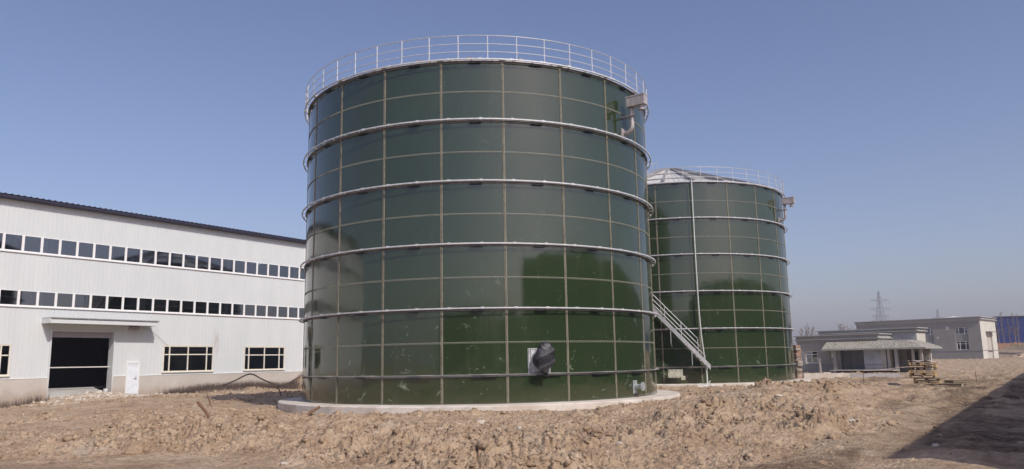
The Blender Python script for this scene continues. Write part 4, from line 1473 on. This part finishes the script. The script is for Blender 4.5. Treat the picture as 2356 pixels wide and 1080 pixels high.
# rear block
mb = MB()
mb.box(-7.6, 2.56, 3.9, 3.98, -.3, 3.8)
mb.build('rear_wall', M['render_patch'], G)
for q in (2.48, -7.6):
    mb = MB(); mb.box(q, q + .08, 3.99, 6.8, -.3, 3.8)
    mb.build('rear_side_wall', M['render_sunlit'], G)
cornice(G, -7.6, 2.56, 3.9, 6.8, 4.26, 'cornice', ((.0, .10, .26), (.10, .32, .08), (.32, .42, .22), (.42, .60, .04)))
mb = MB(); mb.box(-7.2, 2.2, 4.0, 6.7, 4.0, 4.05); mb.box(-8.2, -.2, .1, 3.8, 3.4, 3.45); mb.build('flat_roof', M['render_grey'], G)
# porch: inner walls and columns
mb = MB()
mb.box(-1.15, .55, -1.05, .0, -.5, 2.0)
mb.build('porch_wall', M['render_patch'], G)
mb = MB()
mb.box(.55, 1.0, -1.05, -.2, -.5, 2.0); mb.box(1.12, 1.4, -1.05, -.4, -.5, 2.0)
mb.build('pilaster', M['pale_wall'], G)
mb = MB(); mb.box(-1.2, .60, -1.09, -1.055, .48, .55); mb.build('sill_band', M['render_dark'], G)
for (cx, cy, wdt, mt) in ((-4.05, -1.15, .34, 'render_grey'), (2.05, -1.2, .30, 'render_grey'), (3.60, -1.2, .22, 'pale_wall'), (4.35, -1.2, .22, 'pale_wall'), (4.3, 1.6, .25, 'render_sunlit')):
    mb = MB(); mb.box(cx - wdt / 2, cx + wdt / 2, cy - wdt / 2, cy + wdt / 2, -.6, 2.0)
    mb.build('column', M[mt], G)
mb = MB()
mb.box(1.6, 2.45, .6, .66, -.4, 2.0); mb.box(3.4, 4.4, 1.0, 1.06, -.4, 2.0)
mb.build('porch_wall', M['render_dark'], G)
mb = MB(); mb.box(2.4, 3.5, 3.2, 3.24, -.4, 1.75); mb.build('entrance_door', simple('dark_green_door', (.03, .06, .045), .5), G)
mb = MB(); mb.box(2.45, 3.45, 3.1, 3.14, 1.78, 1.92); mb.build('door_header', M['pale_wall'], G)
# stone covered awning, hipped at the right end
mb = MB()
x0, x1, yf, yb, zb, zt2 = -5.25, 4.80, -1.55, 3.8, 2.0, 2.95
nx_, ny_ = 84, 12
vs = []
for j in range(ny_ + 1):
    for i in range(nx_ + 1):
        u, w = i / nx_, j / ny_
        yy_ = yf + (-.01 - yf) * w
        xa = x0 + .05 * w; xb = x1 - 2.4 * w
        xx = xa + (xb - xa) * u
        zz_ = zb + .16 + (zt2 - zb - .16) * (1 - (1 - w) ** 1.25) + rnd.gauss(0, .016) * (0 < w < 1)
        vs.append((xx, yy_ + rnd.gauss(0, .02) * (w > 0), zz_))
fs = [(j * (nx_ + 1) + i, j * (nx_ + 1) + i + 1, (j + 1) * (nx_ + 1) + i + 1, (j + 1) * (nx_ + 1) + i) for j in range(ny_) for i in range(nx_)]
mb.add(vs, fs)
vs = []
for j in range(9):
    for i in range(25):
        u, w = i / 24, j / 8
        yy_ = yf + (yb - yf) * u; 
        inner = (x1 - 2.4) 
        xx = x1 - 2.4 * w
        yl = yf + (-.01 - yf) * w
        yy_ = yl + (yb - yl) * u
        vs.append((xx, yy_, zb + .16 + (zt2 - zb - .16) * (1 - (1 - w) ** 1.25) + rnd.gauss(0, .03) * (0 < w < 1) * (0 < u)))
mb.add(vs, [(j * 25 + i, j * 25 + i + 1, (j + 1) * 25 + i + 1, (j + 1) * 25 + i) for j in range(8) for i in range(24)])
mb.add([(.0, -.01, zt2), (x1 - 2.4, -.01, zt2), (x1 - 2.4, yb, zt2), (.0, yb, zt2)], [(0, 1, 2, 3)])
mb.add([(x0, yf, zb + .16), (x0 + .05, -.01, zt2), (x0, -.01, zb + .16)], [(0, 1, 2)])
mb.build('porch_roof', M['rough_stone'], G, smooth=False)
mb = MB(); mb.box(x0 - .1, x1 + .1, yf - .08, -.02, zb, zb + .155); mb.box(.02, x1 + .1, -.019, yb, zb, zb + .155)
mb.build('porch_slab', M['cornice'], G)
mb = MB(); mb.box(-3.9, 2.3, -3.2, -1.4, -.07, .02)
st_ = mb.build('porch_step', M['pale_wall'], G)
mb = MB(); mb.box(-3.5, 2.0, -2.6, -1.5, -.6, -.072)
mb.build('step_shadow', M['black'], st_)  # black block stands for the shadow under the overhanging step
# thin posts in front, low pale wall
for (px, lab) in ((-9.0, 'thin pale concrete post at the left corner of the low grey building'), (-5.6, 'thin pale concrete post between the two small windows of the low building')):
    mb = MB(); mb.box(-.09, .09, -.09, .09, -.6, 1.25)
    wx, wy = 37.33 + .72 * px - .694 * 1.4, 80 - .694 * px - .72 * 1.4
    o = mb.build('concrete_post', M['pale_wall'], None, loc=(wx, wy, 0)); o.rotation_euler = (0, 0, RZ)
    tag(o, lab, 'post')
mb = MB(); mb.box(-1.75, 1.75, -.25, .25, -1.0, .12); mb.box(-.2, .3, -.2, .15, .121, .20)
o = mb.build('low_wall', M['slab'], None, loc=(24.75, 62.4, 0)); o.rotation_euler = (0, 0, R_(-6))
tag(o, 'low pale concrete block wall in front of the small windows', 'low wall')
mb = MB(); mb.box(-2.1, 2.1, -.25, .25, -1.0, .0)
o = mb.build('low_wall', M['render_patch'], None, loc=(28.7, 63.2, -.02)); o.rotation_euler = (0, 0, R_(-8))
tag(o, 'low stained grey concrete wall left of the pallet stack', 'low wall')

# brick pier between the further tank and the low building
mb = MB(); g = random.Random(5)
M['pier_mortar'] = simple('dirty_mortar', (0.30, 0.26, 0.22), 0.9, 0, 0.4, 3)
M['pier_brick'] = simple('dusty_brick', (0.30, 0.19, 0.14), 0.9, 0, 0.4, 4)
z = -.6
while z < 2.3:
    h = .19 if g.random() < .8 else .08
    dx, dy = g.gauss(0, .055), g.gauss(0, .055)
    mb.box(-.22 + dx, .22 + dx, -.22 + dy, .22 + dy, z, z + h - .012, 0 if g.random() < .6 else 1)
    z += h
o = mb.build('brick_pier', [M['pier_brick'], M['pier_mortar']], None, loc=(20.33, 56.3, 0)); o.rotation_euler = (0, 0, .4)
tag(o, 'ragged pier of red and pale bricks beside the further tank', 'brick pier')

# ------------------------------------------------------------------ pallets
def pallet_proto(wd):
    p = empty('pallet')
    for y in (-.60, 0, .60):
        mb = MB(); mb.box(-.55, .55, y - .05, y + .05, .022, .118); mb.build('stringer', M[wd], p)
    mb = MB()
    for i in range(7):
        x = -.50 + i * 1.0 / 6
        mb.box(x - .055, x + .055, -.66, .66, .119, .141)
    mb.build('top_deck', M[wd], p)
    mb = MB()
    for i in range(5):
        x = -.50 + i * 1.0 / 4
        mb.box(x - .05, x + .05, -.66, .66, 0, .021)
    mb.build('bottom_deck', M[wd], p)
    return p
PX, PY = 23.75, 45.4
proto = {'wood_old': pallet_proto('wood_old'), 'wood': pallet_proto('wood')}
used = set()
names = ['bottom', 'second from the ground', 'third from the ground', 'fourth from the ground', 'fifth from the ground', 'third from the top', 'second from the top', 'topmost']
g = random.Random(14)
pz = gz(PX, PY) - .02
for k in range(8):
    wd = 'wood_old' if k in (1, 2, 5) else 'wood'
    o = copy_tree(proto[wd]) if wd in used else proto[wd]
    used.add(wd)
    o.location = (PX + g.gauss(0, .09) - .02 * k, PY + g.gauss(0, .06), pz + .152 * k)
    o.rotation_euler = (g.gauss(0, .012), g.gauss(0, .012), R_(58) + g.gauss(0, .10))
    tag(o, ('grey weathered' if wd == 'wood_old' else 'yellow') + ' wooden pallet, %s in the leaning stack' % names[k], 'pallet', 'pallets stacked on the bare ground')
mb = MB()
vs = []
for j in range(7):
    for i in range(11):
        vs.append((-.72 + 1.5 * i / 10, -.55 + 1.1 * j / 6, .04 * math.sin(i * 1.3 + j) + .02 - .10 * max(0, (i - 7) / 3)))
for zoff in (0, .015):
    mb.add([(a, b, c + zoff) for a, b, c in vs], [(j * 11 + i, j * 11 + i + 1, (j + 1) * 11 + i + 1, (j + 1) * 11 + i) for j in range(6) for i in range(10)])
o = mb.build('cover_sheet', M['tape'], None, loc=(PX - .1, PY, pz + .152 * 8 + .03)); o.rotation_euler = (0, 0, R_(-30))
tag(o, 'pale wrinkled sheet lying on top of the pallet stack', 'sheet')

def crate(x, y, rz, lab, w=1.0):
    c = empty('wooden_crate', (x, y, gz(x, y) - .02), rz); tag(c, lab, 'crate')
    mb = MB()
    for (a, b) in ((0, .10), (.12, .22)):
        mb.box(-w / 2, w / 2, -.35, -.32, a, b); mb.box(-w / 2, w / 2, .32, .35, a, b)
        mb.box(w / 2 - .03, w / 2, -.32, .32, a, b); mb.box(-w / 2, -w / 2 + .03, -.32, .32, a, b)
    mb.build('side_boards', M['wood_old'], c)
    mb = MB(); mb.box(w / 2 + .001, w / 2 + .02, -.33, .33, .0, .215); mb.build('end_panel', M['plate_beige'], c)
    mb = MB(); mb.box(-w / 2 - .02, w / 2 + .04, -.37, .37, .225, .245); mb.build('lid', M['wood_old'], c)
crate(24.15, 43.6, R_(-35), 'low wooden crate with a grey lid lying in front of the pallet stack', 1.1)
crate(24.9, 44.4, R_(10), 'broken wooden crate leaning against the right of the pallet stack', .9)
for i, (x, y, a, l, lab) in enumerate(((26.2, 45.2, .3, 1.6, 'dark old plank on the ground just right of the pallets'), (27.6, 46.4, -.2, 1.9, 'long thin dark plank on the ground furthest right of the pallets'),
                                       (22.3, 43.8, .05, 1.8, 'grey board lying on the ground in front of the pallets at the left'), (20.9, 47.6, .5, 2.2, 'weathered plank lying on the soil left of the pallet stack'))):
    mb = MB(); mb.box(-l / 2, l / 2, -.10, .10, 0, .04); mb.box(-l / 2 + .2, l / 2 - .1, .09, .15, .03, .075)
    o = mb.build('plank', M['wood_old'], None, loc=(x, y, gz(x, y) + .02)); o.rotation_euler = (.1, -.06, a)
    tag(o, lab, 'plank')
# barrier tape strung past the pallets
mb = MB()
tp = [(19.98, 45.0, .62), (21.0, 44.9, .66), (22.9, 44.75, .80), (25.4, 45.6, .60), (26.1, 45.8, .50), (27.0, 46.0, .40)]
sp_ = smooth_path(tp, 8)
vs = []
for p in sp_: vs += [(p.x, p.y, p.z - .014), (p.x, p.y, p.z + .014), (p.x, p.y + .004, p.z - .014), (p.x, p.y + .004, p.z + .014)]
fs = []
for i in range(len(sp_) - 1):
    b = 4 * i
    fs += [(b, b + 4, b + 5, b + 1), (b + 2, b + 3, b + 7, b + 6)]
mb.add(vs, fs)
o = mb.build('barrier_tape', M['tape'], None); tag(o, 'thin pale barrier tape strung past the pallet stack', 'tape')
for (x, y, h, lab) in ((19.98, 45.0, .62, 'thin stake holding the left end of the barrier tape'), (27.0, 46.0, .40, 'thin stake holding the right end of the barrier tape')):
    z = gz(x, y)
    mb = MB(); mb.tube([(0, 0, -.1), (.01, 0, h - z + .04)], .018, 6)
    o = mb.build('stake', M['rust'], None, loc=(x, y, z)); tag(o, lab, 'stake')

# ------------------------------------------------------------------ rods stuck in the soil
def rod(p0, p1, r, lab, mat='rust'):
    x, y = p0[0], p0[1]; z = gz(x, y)
    p1 = (p1[0], p1[1], p1[2] + .12)
    mb = MB(); mb.tube([(0, 0, -.12), ((p1[0] - x) * .5, (p1[1] - y) * .5, (p1[2] - z) * .5 + .01), (p1[0] - x, p1[1] - y, p1[2] - z)], r * 1.25, 8)
    o = mb.build('steel_rod', M[mat], None, smooth=False, loc=(x, y, z)); tag(o, lab, 'rod')
rod((-9.10, 23.9, 0), (-9.75, 24.2, .32), .035, 'long rusty rod leaning left out of the soil in front of the hall')
rod((-13.89, 36, 0), (-14.05, 36, .08), .03, 'short rusty rod standing in the soil behind the long leaning one')
rod((-7.15, 26.2, 0), (-6.62, 26.7, -.02), .04, 'reddish brown rod leaning against the near slab edge', 'rust')
rod((-13.6, 46.0, 0), (-13.9, 46.0, .25), .03, 'thin dark rod in the shadow of the near tank')
# single stones that stand out
for k, (x, y, s, lab) in enumerate(((2.0, 15.4, .10, 'white stone on the slope in the middle of the foreground'), (-4.2, 14.5, .10, 'pale grey stone low on the left foreground slope'),
                                    (-.9, 21.0, .17, 'large pale block of stone half buried on the mound below the big tank'), (.1, 19.0, .10, 'bluish white lump just right of the large pale block'),
                                    (8.2, 19.3, .13, 'pale slab of stone near the right toe of the mound'), (8.0, 24.0, .14, 'flat white chunk on the right shoulder of the mound'),
                                    (7.9, 15.0, .07, 'small whitish lump at the foot of the mound beside the road'))):
    z = gz(x, y)
    o = lumps('stone', np.array([[0, 0, .0]]), np.array([s]), M['stone_white'], seed=40 + k)
    o.location = (x, y, z + s * .2); tag(o, lab, 'stone')

# ------------------------------------------------------------------ far things
# embankment with its white kerb, blue sheet hall, brick wall
mb = MB(); g = np.random.default_rng(3)
n, m_ = 160, 14
EX0, EY0, EX1, EY1 = 128.0, 206.0, 300.0, 190.0
prof = [(-14, -1.0), (-7, .1), (-6, .25), (-5, 1.2), (-3.5, 2.3), (-2, 2.9), (0, 3.2), (6, 3.4), (20, 3.5), (60, 3.4), (90, 2.0), (120, -1.5)]
vs = []
for i in range(n + 1):
    t = i / n
    x, y = EX0 + (EX1 - EX0) * t, EY0 + (EY1 - EY0) * t
    edge = min(1, t * 12)
    for (o_, h_) in prof:
        vs.append((x + 0.08 * o_ + g.normal() * .3, y + o_, -.1 + h_ * (edge if h_ > 0 else 1) + (g.normal() * .18 if h_ > .3 else 0)))
mm = len(prof)
mb.add(vs, [(i * mm + q, (i + 1) * mm + q, (i + 1) * mm + q + 1, i * mm + q + 1) for i in range(n) for q in range(mm - 1)])
o = mb.build('terrain', M['soil'], None, smooth=False)
at = o.data.attributes.new('turf', 'FLOAT', 'POINT')
at.data.foreach_set('value', np.array([min(1, max(0, (v[2] - 1.5) * .6)) for v in mb.v], dtype=np.float32))
tag(o, kind='structure')
mb = MB(); mb.box(-60, 60, -.3, .3, -.8, .45)
o = mb.build('pale_kerb_wall', M['pale_wall'], None, loc=(190, 197.5, 0)); o.rotation_euler = (0, 0, R_(-4.5)); tag(o, 'thin pale kerb wall along the foot of the far embankment', 'low wall')
Bl = empty('blue_shed', (163.0, 262.0, 3.0), R_(-14))
tag(Bl, 'far deep blue sheet metal shed behind the embankment and bare poplars', 'shed')
mb = MB(); corr(mb, 0, 60, 0, 10.1, 0, 1.0, .2, .03)
mb.add([(0, 0, 0), (0, 0, 10.1), (0, 30, 10.1), (0, 30, 0)], [(0, 1, 2, 3)]); mb.add([(0, 30, 0), (0, 30, 10.1), (60, 30, 10.1), (60, 30, 0)], [(0, 1, 2, 3)])
mb.add([(60, 0, 0), (60, 30, 0), (60, 30, 10.1), (60, 0, 10.1)], [(0, 1, 2, 3)])
mb.build('wall', M['blue'], Bl)
mb = MB(); mb.box(-.3, 60.3, -.3, 30.3, 10.101, 10.5); mb.build('roof', M['eave'], Bl)
mb = MB(); mb.box(0, 46, -.15, .15, -.5, 1.0)
for k in range(10): mb.box(k * 5 - .25, k * 5 + .25, -.25, .25, -.5, 1.25)
o = mb.build('brick_wall', M['brick'], None, loc=(139.5, 226, 3.1)); o.rotation_euler = (0, 0, R_(-6)); tag(o, 'far low red brick wall on top of the embankment', 'wall')
g = random.Random(17); sp = []
for _ in range(2500):
    t = g.random(); sp.append((132 + 110 * t, 204.5 - 10 * t + g.uniform(-2, 12), 3.0))
weeds('dry_grass', sp, 'strip of tall dry grass on top of the far embankment', M['grass_dry'], .5, 1.6, 5)

def pylon(x, y, base, H, W, arms, lab, rz):
    p = empty('power_pylon', (x, y, base), rz); tag(p, lab, 'pylon', 'lattice pylons on the horizon')
    mb = MB(); r = .12
    def hw(z): return W * (1 - z / H) ** 1.15 * .5 + .35
    lv = [H * q for q in np.linspace(0, 1, 15) ** .85]
    for sx, sy in ((-1, -1), (1, -1), (1, 1), (-1, 1)):
        mb.tube([(sx * hw(z), sy * hw(z), z) for z in lv], r, 4)
    for a, b in zip(lv[:-1], lv[1:]):
        ha, hb = hw(a), hw(b)
        for (x0, y0, x1, y1) in ((-1, -1, 1, -1), (1, -1, 1, 1), (1, 1, -1, 1), (-1, 1, -1, -1)):
            mb.tube([(x0 * ha, y0 * ha, a), (x1 * hb, y1 * hb, b)], r * .6, 4); mb.tube([(x1 * ha, y1 * ha, a), (x0 * hb, y0 * hb, b)], r * .6, 4)
            mb.tube([(x0 * hb, y0 * hb, b), (x1 * hb, y1 * hb, b)], r * .6, 4)
    mb.build('mast', M['pylon'], p)
    for (z, L) in arms:
        mb = MB(); h = hw(z)
        for s_ in (-1, 1):
            for sy in (-1, 1):
                mb.tube([(s_ * h, sy * h, z - .3), (s_ * L, 0, z + .2)], r * .7, 4); mb.tube([(s_ * h, sy * h, z + 1.2), (s_ * L, 0, z + .25)], r * .7, 4)
            for q in (.3, .6, .97):
                xx = s_ * (h + (L - h) * q)
                mb.tube([(xx, 0, z), (xx, 0, z - 1.6)], r * .8, 4)
        mb.build('cross_arm', M['pylon'], p)
pylon(236.6, 500.0, .3, 41.5, 8.5, ((37.0 - 1.2, 7.2), (30.2, 7.4), (25.5, 6.2), (22.5, 7.2)), 'tall lattice pylon on the horizon above the low building', .25)
pylon(383.0, 700.0, .3, 40.5, 9, ((33, 6.5),), 'more distant faint pylon whose tip shows above the far building', .4)

# bare trees
def bare_tree(x, y, z, h, seed, lab, group, spread=.16, mat='bark'):
    g = random.Random(seed)
    t = empty('bare_tree', (x, y, z)); tag(t, lab, 'tree', group)
    mt = MB(); mc = MB()
    lean = g.gauss(0, .02)
    k = [(lean * h * q * q, 0.02 * h * math.sin(q * 3 + seed), h * q) for q in (0, .25, .5, .75, 1)]
    mt.tube(k, [.020 * h, .015 * h, .010 * h, .006 * h, .002 * h], 6)
    mt.build('trunk', M[mat], t)
    def br(p, d, l, r, lev):
        q = p + d * l
        midp = p + d * l * .5 + Vector((g.gauss(0, .04), g.gauss(0, .04), .03)) * l
        mc.tube([p, midp, q], [r, r * .75, r * .4], 4, cap=False)
        if lev:
            for _ in range(g.randint(3, 5)):
                u = g.uniform(.25, .95)
                nd = (d + Vector((g.gauss(0, .45), g.gauss(0, .45), abs(g.gauss(.35, .25))))).normalized()
                br(p + d * l * u, nd, l * g.uniform(.4, .65), r * .5, lev - 1)
    for i in range(16):
        u = .22 + .75 * (i + g.random()) / 16
        a = g.uniform(0, 2 * PI)
        d = Vector((math.cos(a) * 1, math.sin(a) * 1, 1.5 + g.random() * 1.2)).normalized()
        br(Vector((lean * h * u * u, 0.02 * h * math.sin(u * 3 + seed), h * u)), d, h * spread * (1.35 - u), .006 * h, 2)
    mc.build('crown', M[mat], t)
gr = 'bare trees in the distance'
for k, (px, Y, H, b) in enumerate(((1836, 190, 8.2, 0), (1847, 200, 9.4, 0), (1858, 195, 8.6, 0), (1871, 215, 6.4, 0), (1885, 205, 7.2, 0), (1868, 180, 6.3, 0))):
    X = (px - 1178) / 1775.2 * Y
    bare_tree(X, Y, -.1, H, 30 + k, ['bare tree closest to the further tank on the horizon', 'tallest bare tree above the left end of the low building', 'slim bare tree just right of the tallest one by the tanks',
              'short far bare tree above the left parapet of the low building', 'bare tree rightmost above the left end of the low building', 'small pale bare tree in front of the taller ones by the tanks'][k], gr, .22)
for k, (px, Y, H) in enumerate(((2215, 228, 5.8), (2298, 232, 9.0), (2310, 236, 10.5), (2325, 234, 8.4), (2338, 238, 10.0), (2345, 232, 9.4))):
    X = (px - 1178) / 1775.2 * Y * .985
    if px < 2280: continue
    bare_tree(X, Y, 3.1, H, 60 + k, ['', 'leaning bare poplar at the left corner of the blue shed', 'tall bare poplar second from the left before the blue shed', 'shorter bare poplar midway along the blue shed',
              'tall bare poplar near the right edge before the blue shed', 'bare poplar furthest right before the blue shed'][k], 'bare poplars before the blue shed', .16)
# evergreen-looking dark scrub behind the low building
def scrub(x, y, r, h, seed, lab):
    g = random.Random(seed); t = empty('leafless_bush', (x, y, 0)); tag(t, lab, 'bush')
    mb = MB()
    for i in range(160):
        a = g.uniform(0, 2 * PI); e = g.uniform(.2, 1.4)
        d = Vector((math.cos(a) * math.cos(e) * r, math.sin(a) * math.cos(e) * r, math.sin(e) * h)) * g.uniform(.7, 1)
        m2 = d * .55 + Vector((g.gauss(0, .2), g.gauss(0, .2), .3))
        mb.tube([(0, 0, 0), m2, d], [.07, .05, .02], 4, cap=False)
        for _ in range(4):
            e2 = m2 + (d - m2) * g.random()
            mb.tube([e2, e2 + Vector((g.gauss(0, .5), g.gauss(0, .5), g.uniform(.1, .8)))], [.035, .012], 4, cap=False)
    mb.build('twigs', M['bark'], t)
scrub(62.0, 146, 3.6, 7.6, 2, 'round dark leafless bush rising above the roof of the low building')
# far line of low sheds and trees on the horizon: too small to tell apart
def far_belt():
    g = random.Random(77); mb = MB()
    for i in range(1500):
        az = R_(g.uniform(-36, 36)); r = g.uniform(620, 900)
        x, y = math.sin(az) * r, math.cos(az) * r
        w = g.uniform(2, 6); h = g.uniform(4, 11)
        for _ in range(5):
            a = g.uniform(0, PI); dx, dy = math.cos(a) * w, math.sin(a) * w
            mb.add([(x - dx, y - dy, 0), (x + dx, y + dy, 0), (x + dx * g.uniform(.1, .6), y + dy * .4, h * g.uniform(.7, 1)), (x - dx * g.uniform(.1, .6), y - dy * .4, h * g.uniform(.6, 1))], [(0, 1, 2, 3)])
    o = mb.build('far_woods', M['bark']); tag(o, 'far belt of bare woods along the horizon', 'woods', kind='stuff')
far_belt()

# ------------------------------------------------------------------ buildings outside the frame: one throws its shadow over the road, both show in the tank
L = 9.0 / math.tan(R_(SUN_EL))
cx, cy = 6.54 + L * math.sin(R_(SUN_AZ)), 14.09 - L * math.cos(R_(SUN_AZ))
O = empty('side_shed', (cx, cy, -.3), R_(90 - 34.8))
tag(O, 'tall pale sheet metal shed beside the road whose shadow falls across it', 'shed')
mb = MB()
mb.box(0, 110, -22, 0, -.5, 9.0 - .05)
mb.build('wall', M['offwall'], O)
mb = MB(); mb.box(-.02, 110.2, -22.2, .02, 8.951, 9.0); mb.build('roof', M['offroof'], O)
O2 = empty('warehouse', (-30, -34, -.3), R_(4)); tag(O2, 'long pale shed standing behind the photographer', 'shed')
mb = MB(); mb.box(0, 62, -18, 0, -.5, 7.6); mb.build('wall', M['offwall'], O2)
mb = MB(); mb.box(-.2, 62.2, -18.2, .2, 7.601, 7.9); mb.build('roof', M['offroof'], O2)

# ------------------------------------------------------------------ thin haze in the air
mb = MB(); mb.box(-1500, 1500, -1500, 1500, -4.0, 60.0)
hz = mb.build('haze', [], None)
hm = bpy.data.materials.new('haze'); hm.use_nodes = True
hn = hm.node_tree; hn.nodes.clear()
ho = hn.nodes.new('ShaderNodeOutputMaterial'); hv = hn.nodes.new('ShaderNodeVolumePrincipled')
hv.inputs['Color'].default_value = (0.80, 0.84, 1.0, 1)
hv.inputs['Density'].default_value = 0.0005
hv.inputs['Anisotropy'].default_value = 0.2
hn.links.new(hv.outputs[0], ho.inputs['Volume'])
hz.data.materials.append(hm)
tag(hz, 'pale thin haze in the air over the site', 'haze', kind='stuff')
